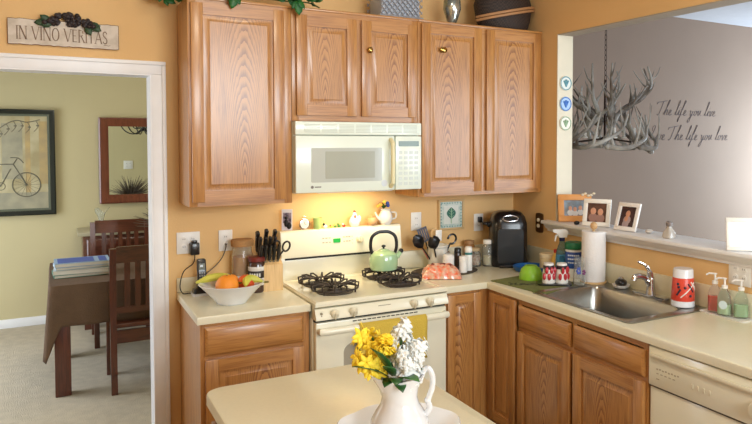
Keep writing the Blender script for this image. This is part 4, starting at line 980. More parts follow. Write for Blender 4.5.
# round magnets on the jamb
for z,c1,c2,lab in ((2.107,(96,150,160),(226,230,224),'round ornament with a green leaf on the white jamb, top of three'),(1.975,(70,120,196),(170,200,232),'round blue ornament on the white jamb, middle of three'),(1.85,(150,176,140),(236,232,220),'round pale ornament with a small green sprig on the white jamb, lowest of three')):
    t = thing('round_ornament',lab,'ornament',(1.738,-.4885,z),rot=(R(90),0,0),group='round ornaments on the jamb')
    b = B(); b.lathe([(.044,0),(.047,.004),(.046,.009),(.041,.011),(.038,.008),(.003,.008)],n=28); b.out('disc',[C('disc%d'%int(z*1000),*c2,rough=.25)],t)
    b = B(); b.tube([(.042*math.cos(a),.042*math.sin(a),.0085) for a in [2*PI*i/24 for i in range(24)]],.0035,6,closed=True)
    for k in range(3): 
        a=R(90+(k-1)*45); b.tube([(0,-.022,.009),(.024*math.cos(a),.024*math.sin(a),.009)],[.004,.007],6)
    b.out('motif',[C('motif%d'%int(z*1000),*c1,rough=.3)],t)

# ------------------------------------------------------------------ cabinet-top objects
TT = ZT+.0145
t = thing('ivy_garland','artificial green ivy garland trailing along the top of the left cabinet','garland',(-.2,-.25,TT))
random.seed(21)
path=smooth_path([(-.44,.03,.05),(-.32,-.04,.03),(-.15,-.03,.035),(.02,-.05,.03),(.18,-.03,.03),(.30,-.05,.03),(.38,0,.02)],6)
b = B(); b.tube(path,.004,6); b.out('stem',[C('ivy_stem',70,80,40)],t)
b = B()
def ivy(b,p,d,L):
    d=Vector(d).normalized()
    for a,s in ((0,1),(.75,.72),(-.75,.72)):
        dd=Matrix.Rotation(a,3,'Y')@d; b.leaf(p,dd,(0,-1,.3),L*s,L*s*.62,curl=.2)
for k in range(46):
    p=Vector(random.choice(path))+Vector((random.uniform(-.02,.02),random.uniform(-.05,.03),random.uniform(0,.05)))
    ivy(b,p,(random.uniform(-1,1),random.uniform(-1,.2),random.uniform(-.1,1)),random.uniform(.06,.09))
for x,y,dz in ((-.1,-.105,.02),(.22,-.115,.02)):
    ivy(b,(x,y,dz),(random.uniform(-.3,.3),-.25,-1),.075)
b.out('leaves',[leafg],t,thick=.001)
t = thing('ivy_sprig','green ivy sprig hanging over the wall at the cabinet left end','garland',(-.62,-.1,TT+.02))
b = B()
for k in range(22): ivy(b,(random.uniform(-.07,.09),random.uniform(-.05,.03),random.uniform(-.01,.07)),(random.uniform(-1,1),-.4,random.uniform(-.5,.6)),random.uniform(.05,.075))
b.out('leaves',[leafg],t,thick=.001); b=B(); b.tube([(-.07,0,.03),(.04,0,.05),(.12,-.04,.02),(.2,-.06,.015)],.004,6); b.out('stem',[C('ivy_stem_b',70,80,40)],t)
t = thing('wire_lattice_basket','pale wire lattice basket on the cabinet top','basket',(.665,-.2,TT))
for s_ in (-.1,.1):
    b = B()
    for k in range(-3,12):
        for sg in (1,-1):
            x0_=-.17+k*.034; pts=[]
            for q in range(2):
                xx=x0_+sg*q*.12 if sg>0 else x0_+.12-q*.12
                pts.append((xx,s_,.012+q*.13))
            (xa,_,za),(xb,_,zb)=pts
            def clip(xa,za,xb,zb):
                t0,t1=0,1
                dx=xb-xa
                for lim,sgn in ((-.135,1),(.135,-1)):
                    fa=(xa-lim)*sgn; fb=(xb-lim)*sgn
                    if fa<0 and fb<0: return None
                    if fa<0: t0=max(t0,fa/(fa-fb))
                    if fb<0: t1=min(t1,fa/(fa-fb))
                return (t0,t1) if t1-t0>.02 else None
            c_=clip(xa,za,xb,zb)
            if c_: b.tube([(xa+(xb-xa)*c_[0],s_,za+(zb-za)*c_[0]),(xa+(xb-xa)*c_[1],s_,za+(zb-za)*c_[1])],.0028,5)
    b.out('lattice_side',[C('pewter_wire',160,164,172,rough=.3,metal=.5)],t)
b = B()
for z in (.008,.145): b.tube([(-.138,-.1,z),(.138,-.1,z),(.138,.1,z),(-.138,.1,z)],.006,6,closed=True)
b.box(-.135,.135,-.097,.097,.004,.008); b.out('rim',[C('pewter_rim',176,178,184,rough=.3,metal=.5)],t)
b = B(); b.box(-.125,.125,-.088,.088,.009,.12,bev=.01); b.out('liner',[C('grey_blue_liner',176,182,192,rough=.8)],t)
t = thing('silver_vase','small silvery mercury-glass vase on the cabinet top','vase',(1.05,-.22,TT))
b = B(); b.lathe([(.03,0),(.034,.004),(.026,.014),(.04,.05),(.056,.1),(.054,.15),(.036,.19),(.03,.21),(.042,.235),(.038,.235),(.026,.21),(.003,.2)],n=30,); b.out('vase_body',[mat('mercury_glass',srgb(190,196,190),.15,metal=.75,c2=srgb(110,120,110),noise_scale=12)],t)
t = thing('wicker_basket','dark oval wicker basket with cane handles on the right end of the cabinet top','basket',(1.455,-.19,TT))
b = B(); b.lathe([(.16,0),(.175,.01),(.2,.07),(.215,.16),(.19,.24),(.12,.30),(.003,.32)],n=40,sy=.6); b.out('basket_body',[wick],t)
b = B()
for dz in (0,.02): b.tube([(.225*math.cos(a)*(1-.02*dz),.14*math.sin(a),.05+dz+.1*(.5+.5*math.cos(a))) for a in [R(190+170*i/20) for i in range(21)]],.009,7)
b.out('cane_hoops',[bamboo],t)

# ------------------------------------------------------------------ sign
t = thing('wooden_sign','white weathered wooden sign with a grape cluster, lettered in capitals above the doorway','sign',(-1.046,-.001,2.260))
b = B(); random.seed(4)
w,h=.237,.06
top=[]; bot=[]
for k in range(31):
    x=-w+2*w*k/30; top.append((x,h+random.uniform(-.002,.002))); bot.append((x,-h+random.uniform(-.002,.002)))
b.prism(bot+top[::-1],'y',-.016,0); b.out('board',[C('weathered_white',216,206,192,rough=.8,c2=srgb(196,184,168),noise_scale=24)],t)
b = B()
for side in (bot,top): b.tube([(x,-.013,z) for x,z in side],.0028,5)
b.tube([(-w,-.013,-h),(-w,-.013,h)],.0028,5); b.tube([(w,-.013,-h),(w,-.013,h)],.0028,5); b.out('worn_edge',[C('worn_brown_edge',120,88,62,rough=.9)],t)
G = {  # serif capitals as thick strokes (x0,z0,x1,z1,width)
 'I':(.30,[(.15,0,.15,1,.11)]), 'N':(.85,[(.12,0,.12,1,.06),(.14,1,.70,0,.12),(.72,0,.72,1,.06)]),
 'V':(.8,[(.06,1,.40,0,.11),(.74,1,.42,0,.05)]), 'O':(.85,None), 'E':(.62,[(.14,0,.14,1,.11),(.14,.97,.54,.97,.05),(.14,.5,.44,.5,.05),(.14,.03,.56,.03,.05)]),
 'R':(.72,[(.14,0,.14,1,.11),(.14,.97,.42,.95,.05),(.50,.92,.54,.72,.09),(.42,.52,.14,.52,.05),(.52,.62,.40,.52,.06),(.34,.52,.66,0,.10)]),
 'T':(.72,[(.36,0,.36,1,.11),(.05,.97,.67,.97,.05)]), 'A':(.8,[(.40,1,.08,0,.05),(.40,1,.72,0,.11),(.2,.33,.6,.33,.05)]),
 'S':(.58,'S'), ' ':(.38,[]) }
def letters(b, text, x, z, H_, y):
    def st(x0,z0,x1,z1,wd):
        a=Vector((x0,z0)); c=Vector((x1,z1)); d=c-a; n=Vector((-d.y,d.x)); n=n/n.length*wd/2 if n.length>0 else n
        b.prism([tuple(a+n),tuple(c+n),tuple(c-n),tuple(a-n)],'y',y-.0012,y)
    for ch in text:
        adv,g = G[ch]
        if ch=='O':
            m=20
            for k in range(m):
                a0,a1=2*PI*k/m,2*PI*(k+1)/m; wd=(.045+.075*abs(math.cos((a0+a1)/2)))*H_
                st(x+(.42+.32*math.cos(a0))*H_,z+(.5+.49*math.sin(a0))*H_,x+(.42+.32*math.cos(a1))*H_,z+(.5+.49*math.sin(a1))*H_,wd)
        elif ch=='S':
            P_=smooth_path([(.50,0,.80),(.36,0,.98),(.14,0,.90),(.12,0,.68),(.30,0,.52),(.48,0,.36),(.46,0,.10),(.24,0,.01),(.08,0,.18)],3)
            for p,q in zip(P_[:-1],P_[1:]): st(x+p.x*H_,z+p.z*H_,x+q.x*H_,z+q.z*H_,.09*H_)
        else:
            for (x0,z0,x1,z1,wd) in g: st(x+x0*H_,z+z0*H_,x+x1*H_,z+z1*H_,wd*H_)
            if ch in 'INVRTA':
                for (x0,z0,x1,z1,wd) in g:
                    for (px,pz) in ((x0,z0),(x1,z1)):
                        if pz in (0,1) and not (ch=='A' and pz==1) and not (ch=='V' and pz==0): st(x+(px-.11)*H_,z+pz*H_,x+(px+.11)*H_,z+pz*H_,.035*H_)
        x += adv*H_
    return x
def text_w(t_,H_): return sum(G[c][0] for c in t_)*H_
LH=.062; TW=text_w('IN VINO VERITAS',LH)
b = B(); b.M = Matrix.Diagonal((.395/TW,1,1,1)); letters(b,'IN VINO VERITAS',-.207*TW/.395,-.036,LH,-.0162); b.out('lettering',[C('sign_brown',128,104,84,rough=.8)],t)
b = B(); b.tube([(.17,-.0165,-.044),(.182,-.0165,-.041),(.19,-.0165,-.045),(.2,-.0165,-.042)],.0012,4); b.out('signature_mark',[C('sign_brown_b',128,104,84)],t)
b = B(); random.seed(9)
for k in range(60):
    u=random.uniform(-1,1); v=random.random(); x=.02+u*.115*(1-.3*v); z=.046+v*.055*(1-u*u*.5)
    b.ball((x,-.02-.012*random.random(),z),.0125,n=8,m=6)
b.out('grapes',[C('dark_grapes',56,48,50,rough=.35,noise_amt=.3)],t)
b = B()
for x,d in ((-.075,(-1,-.1,-.1)),(-.06,(-.7,-.3,.5)),(-.05,(-1,-.2,-.35)),(.11,(.9,-.2,-.45)),(.1,(1,-.2,0)),(.09,(.4,-.3,-.9))): b.leaf((x,-.02,.052),d,(0,-1,0),.056,.036)
b.out('vine_leaves',[C('vine_green',54,78,52,rough=.5)],t,thick=.0025)

# ------------------------------------------------------------------ pitcher, basin and flowers on the island
px_,py_ = -.327,-2.333
t = thing('wash_basin','wide white porcelain basin on the island under the pitcher','basin',(px_,py_,ZC))
b = B(); prof=[(.075,0),(.08,.006),(.09,.012),(.13,.03),(.158,.055),(.17,.062),(.166,.066),(.15,.058),(.12,.034),(.08,.018),(.003,.014)]
rings=[]
for r,z in prof:
    rings.append([((r*(1+(.03*math.cos(8*a) if r>.14 else 0)))*math.cos(a),(r*(1+(.03*math.cos(8*a) if r>.14 else 0)))*math.sin(a),z) for a in [2*PI*i/64 for i in range(64)]])
b.loft(rings); b.out('basin_body',[white],t)
PZ = ZC+.0185
t = thing('pitcher','white porcelain pitcher with a scrolled handle standing in the basin','pitcher',(px_,py_,PZ),R(-35+5))
b = B(); n=48
prof=[(.052,0,0),(.055,.006,0),(.05,.012,0),(.06,.024,0),(.077,.045,0),(.076,.062,0),(.064,.082,0),(.051,.100,0),(.0465,.118,.03),(.050,.138,.2),(.058,.158,.6),(.064,.170,1),(.061,.170,1),(.048,.142,.25),(.043,.118,.05),(.05,.098,0),(.06,.08,0),(.06,.05,0),(.003,.03,0)]
prof=[(r,z*1.10,k) for r,z,k in prof]
rings=[]
for r,z,k in prof:
    ring_=[]
    for i in range(n):
        a=2*PI*i/n; sp=max(0,math.cos(a-PI))**6; sc=.04*math.cos(6*a)*k
        rr_=r*(1+sc)+k*sp*.03; ring_.append((rr_*math.cos(a),rr_*math.sin(a),z+k*(sp*.014+.003*math.cos(6*a))))
    rings.append(ring_)
b.loft(rings); b.out('pitcher_body',[white],t)
b = B(); b.tube(smooth_path([(x*.97,0,z*1.10) for x,_,z in [(.054,0,.150),(.064,0,.176),(.078,0,.184),(.089,0,.168),(.089,0,.140),(.080,0,.115),(.078,0,.104),(.082,0,.088),(.068,0,.070)]],6),[.0065]*49,10,flat=1.2); 
b.ball((.074,0,.118),.009); b.out('handle',[white],t)
# flowers
FZ = PZ+.176
def stem_thing(name,label,cat,base,top,group=None):
    t = thing(name,label,cat,base,group=group)
    d=Vector(top)-Vector(base); pts=smooth_path([(0,0,-.12),(0,0,0),tuple(d*.5+Vector((0,0,.01))),tuple(d)],6)
    b = B(); b.tube(pts,.0032,6); b.out('stem',[leafd],t); return t,d
def star(b,c,nrm,r,m=5,wd=.55):
    nrm=Vector(nrm).normalized(); u=nrm.cross(Vector((0,0,1))); u = u.normalized() if u.length>.1 else Vector((1,0,0)); v=nrm.cross(u)
    for k in range(m):
        a=2*PI*k/m+random.random()*.3; d=u*math.cos(a)+v*math.sin(a)+nrm*.35; b.leaf(c,d,nrm,r,r*wd,curl=.25)
rt=Vector((.86,-.51,0)); bk=Vector((.51,.86,0))
def off(a,c,z): v=rt*a+bk*c; return (px_+v.x,py_+v.y,FZ+z)
random.seed(31)
for i,(a,c,top,lab) in enumerate(((.006,.0,.138,'tall white hyacinth-like flower spike, centre of the pitcher'),(.052,-.005,.088,'shorter white flower spike leaning right over the pitcher handle'),(.018,-.03,.072,'low white flower spike at the front of the pitcher'))):
    t,d=stem_thing('white_flower_spike',lab,'flower',off(.0+.01*i,-.004*i,-.01),off(a,c,top))
    b=B(); L_=.15 if i==0 else .10
    ax=d.normalized()
    for k in range(60 if i==0 else 42):
        q=random.random(); th=random.random()*6.28; rad=.030*(1-.4*q)
        p=d-ax*(L_*(1-q))+Vector((math.cos(th)*rad,math.sin(th)*rad,0))+Vector((0,0,.01))
        star(b,p,(math.cos(th),math.sin(th),.5),.0185,5,.62)
        b.ball(p,.0055,n=6,m=5)
    b.out('florets',[petal_w],t,thick=.001)
for i,(a,c,top,lab) in enumerate(((-.115,.02,.118,'yellow star-shaped blossoms on the outermost left stem'),(-.075,.01,.108,'yellow star-shaped blossoms on the second stem from the left'),(-.095,-.02,.060,'low drooping stem of yellow blossoms over the pitcher lip'))):
    t,d=stem_thing('yellow_flower_stem',lab,'flower',off(-.02-.006*i,.006*i,-.012),off(a,c,top))
    b=B()
    for k in range(15):
        q=.35+.65*k/14; th=random.random()*6.28; p=d*q+Vector((math.cos(th)*.016,math.sin(th)*.016,.004*math.sin(k)))
        star(b,p,(math.cos(th),math.sin(th)-.5,.4),.026,5,.5)
    b.out('blossoms',[petal_y],t,thick=.001)
t,d=stem_thing('yellow_carnation','full yellow carnation-like bloom between the yellow stems and white spikes','flower',off(-.01,-.005,-.012),off(-.035,-.01,.085))
b=B()
for k in range(120):
    th=random.random()*6.28; ph=random.random()*1.9; n3=Vector((math.sin(ph)*math.cos(th),math.sin(ph)*math.sin(th),math.cos(ph)))
    b.leaf(tuple(d+n3*.012),n3+Vector((random.uniform(-.3,.3),random.uniform(-.3,.3),random.uniform(-.3,.3))),(random.random(),random.random(),.3),.025,.02,curl=.3)
b.out('petals',[petal_y],t,thick=.001)
t = thing('leaf_spray','broad dark green leaves around the flower stems in the pitcher','leaves',off(-.01,-.01,.008))
b=B()
for a,c,z,L_,W_ in ((-.8,-.3,.75,.10,.036),(-.35,-.5,1.6,.125,.036),(-.15,-.6,.9,.09,.034),(.1,-.8,.4,.075,.036),(.45,-.5,.35,.085,.04),(.8,.2,.5,.075,.034),(.5,.5,.9,.085,.034),(-.6,.5,.8,.09,.034),(.25,-.7,.05,.06,.034),(-.2,-.8,.3,.065,.034)):
    v=rt*a+bk*c; b.leaf((v.x*.02,v.y*.02,.0),(v.x,v.y,z),(-v.x*z,-v.y*z,1),L_,W_,curl=.35)
b.out('leaves',[leafd],t,thick=.0012)

# ------------------------------------------------------------------ dining room furniture
FL=.0035
t = thing('dining_table','dark wood dining table with square legs in the next room','table',(-.42,1.83,FL))
b=B(); b.box(-.715,.715,-.505,.505,.715,.748,bev=.004); b.out('tabletop',[WALN_H],t)
b=B(); b.box(-.66,.66,-.45,-.43,.62,.715); b.box(-.66,.66,.43,.45,.62,.715); b.box(-.66,-.64,-.43,.43,.62,.715); b.box(.64,.66,-.43,.43,.62,.715); b.out('apron',[WALN_H],t)
for sx in (-1,1):
    for sy in (-1,1):
        b=B(); b.box(-.048,.048,-.048,.048,0,.715,bev=.004); b.out('leg',[WALN],t,loc=(sx*.655,sy*.45,0))
# cloth: top + hanging skirt with folds and dropped corners
def tablecloth():
    cx0,cy0=-.42,1.83; hx,hy=.725,.515; z=.7575
    b=B(); N=260; per=[]
    pts=rr(-hx,hx,-hy,hy,.015,3)
    # resample perimeter
    P_=[Vector(p) for p in pts]; P_.append(P_[0]); seg=[]; tot=0
    for a,c in zip(P_[:-1],P_[1:]): seg.append((tot,a,c)); tot+=(c-a).length
    for k in range(N):
        s=tot*k/N
        for (s0,a,c) in seg[::-1]:
            if s>=s0: per.append(a+(c-a).normalized()*(s-s0)); break
    rows=[]
    rows.append([(p.x*.96,p.y*.96,z) for p in per])
    rows.append([(p.x,p.y,z) for p in per])
    for j in range(1,11):
        t_=j/10; row=[]
        for k,p in enumerate(per):
            cxn=min(abs(abs(p.x)-hx)+abs(abs(p.y)-hy),.35)/.35
            corner=max(0,1-(abs(abs(p.x)-hx)+abs(abs(p.y)-hy))/.062)
            drop=.275+.29*corner**1.2
            nx=p.x/hx; ny=p.y/hy; n_=Vector((nx**9,ny**9)); n_=n_.normalized() if n_.length>0 else n_
            outw=.006+.01*t_*math.sin(k*.45)+.055*corner*t_
            row.append((p.x+n_.x*outw,p.y+n_.y*outw,z-.004-drop*t_))
        rows.append(row)
    b.loft(rows,cap=False); 
    f=b.bm.faces.new([b.bm.verts[i] for i in range(N)]) if b.bm.verts.ensure_lookup_table() is None else None
    o=b.out('tablecloth',[brown_cloth],None,(cx0,cy0,FL),thick=.003,sharp=60); tag(o,'brown cloth draped over the dining table with hanging corners','tablecloth')
tablecloth()
TZ=FL+.7575+.003
def book(x,y,z,w,d,h,rz,cover,label,strip=None):
    t=thing('book',label,'book',(x,y,z),rz)
    b=B(); b.box(-w/2,w/2,-d/2,d/2,0,.003); b.box(-w/2,w/2,-d/2,d/2,h-.003,h); b.box(-w/2,-w/2+.003,-d/2,d/2,.003,h-.003); b.out('cover',[cover],t)
    b=B(); b.box(-w/2+.003,w/2-.004,-d/2+.004,d/2-.004,.003,h-.003); b.out('pages',[C('pages_%d'%int(z*1e4),226,222,210)],t)
    if strip: b=B(); b.box(-w/2+.02,w/2-.1,-d/2+.02,d/2-.02,h,h+.0008); b.box(w/2-.07,w/2-.02,-d/2+.02,d/2-.02,h,h+.0008); b.out('cover_print',[strip],t)
book(-.94,1.72,TZ,.37,.27,.022,R(3),C('green_cover',60,120,100),'thin green book at the bottom of the pile on the dining table')
book(-.945,1.71,TZ+.0225,.35,.26,.03,R(-2),C('pale_cover',206,206,196),'pale book in the middle of the pile on the dining table')
book(-.935,1.73,TZ+.053,.36,.25,.02,R(4),C('grey_blue_cover',170,186,196),'grey-blue magazine second from the top of the dining table pile')
book(-.94,1.72,TZ+.0735,.35,.26,.028,R(1),C('light_blue_cover',150,176,204),'blue and white book on top of the dining table pile',C('blue_print',62,88,168))
def dining_chair(label,loc,rz):
    t=thing('dining_chair',label,'chair',loc,rz,group='dark wooden dining chairs')
    # local: back at y=0, seat towards +y
    W_=.22
    for s in (-1,1):
        b=B(); b.loft([[(s*W_-.02+q,w+yo,z) for q,w in ((0,-.02),(.04,-.02),(.04,.02),(0,.02))] for z,yo in ((0,-.03),(.44,.0),(.7,-.01),(1.0,-.05))]); b.out('back_leg',[WALN],t)
        b=B(); b.box(s*W_-.02,s*W_+.02,.42,.46,0,.43,bev=.003); b.out('front_leg',[WALN],t)
    b=B(); b.box(-.23,.23,.0,.47,.44,.475,bev=.01); b.out('seat',[WALN_H],t)
    b=B(); b.box(-.2,.2,.425,.445,.36,.43); b.box(-.2,.2,-.01,.01,.34,.43); b.box(-.215,-.195,.02,.42,.36,.43); b.box(.195,.215,.02,.42,.36,.43); b.out('seat_rails',[WALN_H],t)
    b=B(); b.loft([[(x,yo-.004*0+.02*math.cos(x*7)-.02,z) for x in (-.2,-.1,0,.1,.2)]+[(x,yo+.022+.02*math.cos(x*7)-.02,z) for x in (.2,.1,0,-.1,-.2)] for z,yo in ((.90,-.045),(1.0,-.06),(1.012,-.06))]); b.out('top_rail',[WALN_H],t)
    b=B(); b.box(-.2,.2,-.012,.008,.55,.59); b.out('lower_rail',[WALN_H],t)
    for k in range(5):
        x=-.132+k*.066; b=B(); b.loft([[(x-.018,yo,z),(x+.018,yo,z),(x+.018,yo+.012,z),(x-.018,yo+.012,z)] for z,yo in ((.585,-.01),(.91,-.05))]); b.out('slat',[WALN],t)
    return t
dining_chair('dark slat-back dining chair at the near side of the table, back to the kitchen',(-.555,1.235,FL),0)
dining_chair('dark slat-back dining chair at the far side of the table by the sideboard',(-.60,2.885,FL),R(180))
# sideboard
t=thing('sideboard','dark wooden sideboard with a pale top below the mirror','sideboard',(-.1,3.29,FL))
b=B(); b.box(-.79,.79,-.19,.2,.25,.86,bev=.003); b.out('body',[WALN_H],t)
b=B(); b.box(-.83,.83,-.22,.215,.861,.895,bev=.004); b.out('top',[C('pale_sideboard_top',176,166,136,rough=.35)],t)
for s in (-1,1):
    for yy in (-.16,.17): b=B(); b.box(s*.76-.028,s*.76+.028,yy-.028,yy+.028,0,.25); b.out('leg',[WALN],t)
for k in range(3):
    b=B(); b.M=Matrix.Translation((-.76+k*.51,0,0)); slab_front(b,0,.66,.49,.17,-.19); d_=b.out('drawer',[WALN_H],t)
    b=B(); b.ball((-.76+k*.51+.245-(.2 if k==0 else 0),-.222,.745),.014); b.out('knob',[brass],d_)
    b=B(); b.M=Matrix.Translation((-.76+k*.51,0,0)); slab_front(b,0,.27,.49,.37,-.19); b.out('door',[WALN],t)
SZ=FL+.8955
t=thing('glass_vase','flared clear glass vase on the left of the sideboard','vase',(-.735,3.2,SZ))
b=B(); n=28; rings=[]
for r,z,k in ((.036,0,0),(.038,.01,0),(.022,.02,0),(.026,.06,0),(.034,.1,0),(.055,.15,.5),(.095,.185,1),(.092,.186,1),(.052,.152,.5),(.03,.1,0),(.02,.06,0),(.003,.03,0)):
    rings.append([((r*(1+.2*k*math.cos(3*a)))*math.cos(a),(r*(1+.2*k*math.cos(3*a)))*math.sin(a),z+.025*k*math.cos(3*a)) for a in [2*PI*i/n for i in range(n)]])
b.loft([[(x*.62,y*.62,z) for x,y,z in g] for g in rings]); b.out('vase_body',[glass],t)
random.seed(8)
t=thing('crumpled_papers','small heap of pale grey papers on the sideboard','papers',(-.41,3.22,SZ))
b=B()
for k in range(4):
    rows=[[((-.08+.04*i)+.01*k-.015,(-.05+.03*j)+.008*k,.004+.011*k+.018*abs(noise.noise(Vector((i,j,k*3)))) ) for i in range(5)] for j in range(4)]
    b.loft(rows,closed=False,cap=False)
b.out('sheets',[C('grey_paper',176,180,196,rough=.8)],t,thick=.002)
# wine rack / tower at right of sideboard behind casing
t=thing('wall_shelf','dark wooden shelf tower standing on the sideboard beside the mirror','shelf',(-.2,3.33,SZ))
b=B(); b.box(-.10,-.08,-.1,.1,0,.13); b.box(.1,.12,-.1,.1,0,.13); b.box(-.10,.12,-.1,.1,.131,.15); b.box(-.08,.1,-.1,.1,.06,.072); b.out('body',[WALN],t)
# mirror
t=thing('wall_mirror','rectangular wall mirror in a dark red-brown wooden frame','mirror',(-.355,3.524,1.535))
b=B(); w,h,f=.375,.418,.085
rects=lambda i,y:[(-w+i,y,-h+i),(w-i,y,-h+i),(w-i,y,h-i),(-w+i,y,h-i)]
b.loft([rects(0,0),rects(0,-.026),rects(.012,-.032),rects(f-.02,-.024),rects(f,-.016),rects(f,-.002)],cap=False); b.out('frame',[wood('mirror_frame_wood',srgb(84,38,24),srgb(122,62,40),'z',rough=.3)],t)
b=B(); b.box(-w+f-.002,w-f+.002,-.012,-.006,-h+f-.002,h-f+.002); b.out('glass',[mirror_m],t)
# bicycle picture
t=thing('bicycle_picture','large black-framed print of a bicycle on the dining room wall','picture',(-1.55,3.524,1.527))
b=B(); w,h,f=.458,.488,.04
b.loft([rects(0,0),rects(0,-.03),rects(.01,-.034),rects(f,-.022),rects(f,-.004)],cap=False); b.out('frame',[C('black_green_frame',26,30,24,rough=.3)],t)
b=B(); q=f+.022
b.loft([rects(f-.002,-.018),rects(f+.004,-.024),rects(q,-.016),rects(q,-.004)],cap=False); b.out('inner_frame',[C('grey_green_moulding',92,96,78,rough=.4)],t)
b=B(); b.box(-w+q-.004,w-q+.004,-.010,-.004,-h+q-.004,h-q+.004); pr=b.out('print',[C('aged_print',196,186,150,rough=.5,c2=srgb(166,152,112),noise_scale=5)],t)
iw,ih=w-q,h-q
b=B()
b.box(-iw,.03,-.0112,-.0100,-.03,ih-.01,0); b.box(.22,.26,-.0112,-.0100,-ih,ih,1); b.box(.33,iw,-.0112,-.01,-.2,.38,1); b.box(.04,.2,-.0112,-.01,-.15,.36,2); b.box(-iw,iw,-.0113,-.01,-ih,-ih+.15,2)
b.out('print_patches',[C('print_page',206,198,164),C('print_tan',190,164,110,c2=srgb(170,150,110),noise_scale=9),C('print_grey',150,146,124,c2=srgb(172,164,136),noise_scale=8)],pr)
b=B()
for k in range(16): b.box(-iw+.03,.015-.04*(k%3==1),-.0118,-.0112,ih-.06-k*.022,ih-.056-k*.022)
b.out('print_text_lines',[C('print_ink_pale',168,156,124)],pr)
ink=C('print_ink',112,108,90)
b=B(); wx,wz,wr=.225,-.205,.11
b.tube([(wx+wr*math.cos(a),-.0125,wz+wr*math.sin(a)) for a in [2*PI*i/40 for i in range(40)]],.005,5,closed=True)
b.tube([(wx-.42+wr*math.cos(a),-.0125,wz+wr*math.sin(a)) for a in [2*PI*i/40 for i in range(40)]],.005,5,closed=True)
for k in range(8): a=PI*k/8; b.tube([(wx+wr*math.cos(a),-.012,wz+wr*math.sin(a)),(wx-wr*math.cos(a),-.012,wz-wr*math.sin(a))],.0012,4)
for p,q_ in (((wx,wz),(wx-.1,wz+.19)),((wx-.1,wz+.19),(wx-.3,wz+.19)),((wx-.3,wz+.19),(wx-.2,wz-.01)),((wx-.2,wz-.01),(wx-.12,wz+.15)),((wx-.42,wz),(wx-.2,wz-.01)),((wx-.42,wz),(wx-.3,wz+.16)),((wx-.1,wz+.19),(wx-.07,wz+.24)),((wx-.3,wz+.19),(wx-.31,wz+.23))):
    b.tube([(p[0],-.0125,p[1]),(q_[0],-.0125,q_[1])],.0045,5)
b.tube([(wx-.36,-.0125,wz+.235),(wx-.27,-.0125,wz+.235)],.009,5); b.tube(smooth_path([(wx-.12,-.0125,wz+.25),(wx-.06,-.0125,wz+.245),(wx-.02,-.0125,wz+.2)],4),.004,5)
b.tube([(wx-.2+.035*math.cos(a),-.0125,wz-.01+.035*math.sin(a)) for a in [2*PI*i/16 for i in range(16)]],.003,5,closed=True)
b.out('bicycle_drawing',[ink],pr)
b=B()
br=smooth_path([(-.02,-.0125,.26),(.06,-.0125,.34),(.15,-.0125,.385),(.24,-.0125,.37),(.34,-.0125,.395)],5); b.tube(br,[.004]*len(br),5)
for k in range(3,len(br),3):
    p=br[k]; b.tube(smooth_path([tuple(p),(p.x+.02,-.0125,p.z-.05),(p.x-.015,-.0125,p.z-.1)],3),.0028,5); b.ball((p.x+.015,-.0125,p.z-.045),(.014,.002,.008),n=8,m=5)
b.out('branch_drawing',[C('print_branch',124,118,98)],pr)
# things seen only in the mirror
t=thing('iron_chandelier','black scrolled iron chandelier over the dining table, reflected in the mirror','chandelier',(-.16,1.83,1.93))
b=B(); b.cyl((0,0,-.05),(0,0,H-1.93-.001),.006,8); b.ball((0,0,-.06),.025); b.lathe([(.06,H-1.93-.02),(.05,H-1.93-.001)],n=20); b.out('rod',[ironblk],t)
for k in range(6):
    a=k*PI/3+.3; c_,s_=math.cos(a),math.sin(a)
    b=B(); b.tube(smooth_path([(q*c_,q*s_,z) for q,z in ((.01,-.05),(.1,-.12),(.2,-.09),(.26,0),(.22,.04),(.18,.01),(.2,-.02))],6),.007,7); b.tube(smooth_path([(q*c_,q*s_,z) for q,z in ((.01,.08),(.08,.05),(.12,-.02),(.08,-.06),(.05,-.03))],6),.006,7); b.out('arm',[ironblk],t)
    b=B(); b.lathe([(.012,0),(.012,.05),(.02,.06),(.03,.1),(.034,.12),(.003,.12)],(.26*c_,.26*s_,.0),n=12); b.out('candle_shade',[C('shade_cream_%d'%k,236,232,214)],t)
random.seed(14)
t=thing('dried_arrangement','spiky dried grass arrangement on the dining table, seen in the mirror','arrangement',(-.31,1.83,TZ))
b=B(); b.lathe([(.06,0),(.09,.04),(.1,.14),(.07,.26),(.06,.30),(.05,.29),(.003,.25)],n=24); b.out('pot',[C('dark_pot',70,54,44,rough=.5)],t)
b=B()
for k in range(260):
    a=random.random()*6.28; e=random.uniform(-.15,1.3); L_=random.uniform(.16,.30); d=Vector((math.cos(a)*math.cos(e),math.sin(a)*math.cos(e),math.sin(e)*.8+.12)); p=Vector((0,0,.29))
    b.tube([p,p+d*L_*.6,p+d*L_],[.003,.003,.001],4)
b.out('grass',[C('dried_grass',112,100,88,rough=.9)],t)
outlet(0,0,'white switch plate on the dining side of the kitchen wall, seen in the mirror',loc=(-.19,.131,1.38),rz=R(180),gang=2,w=.06,name='light_switch_plate',cat='switch')

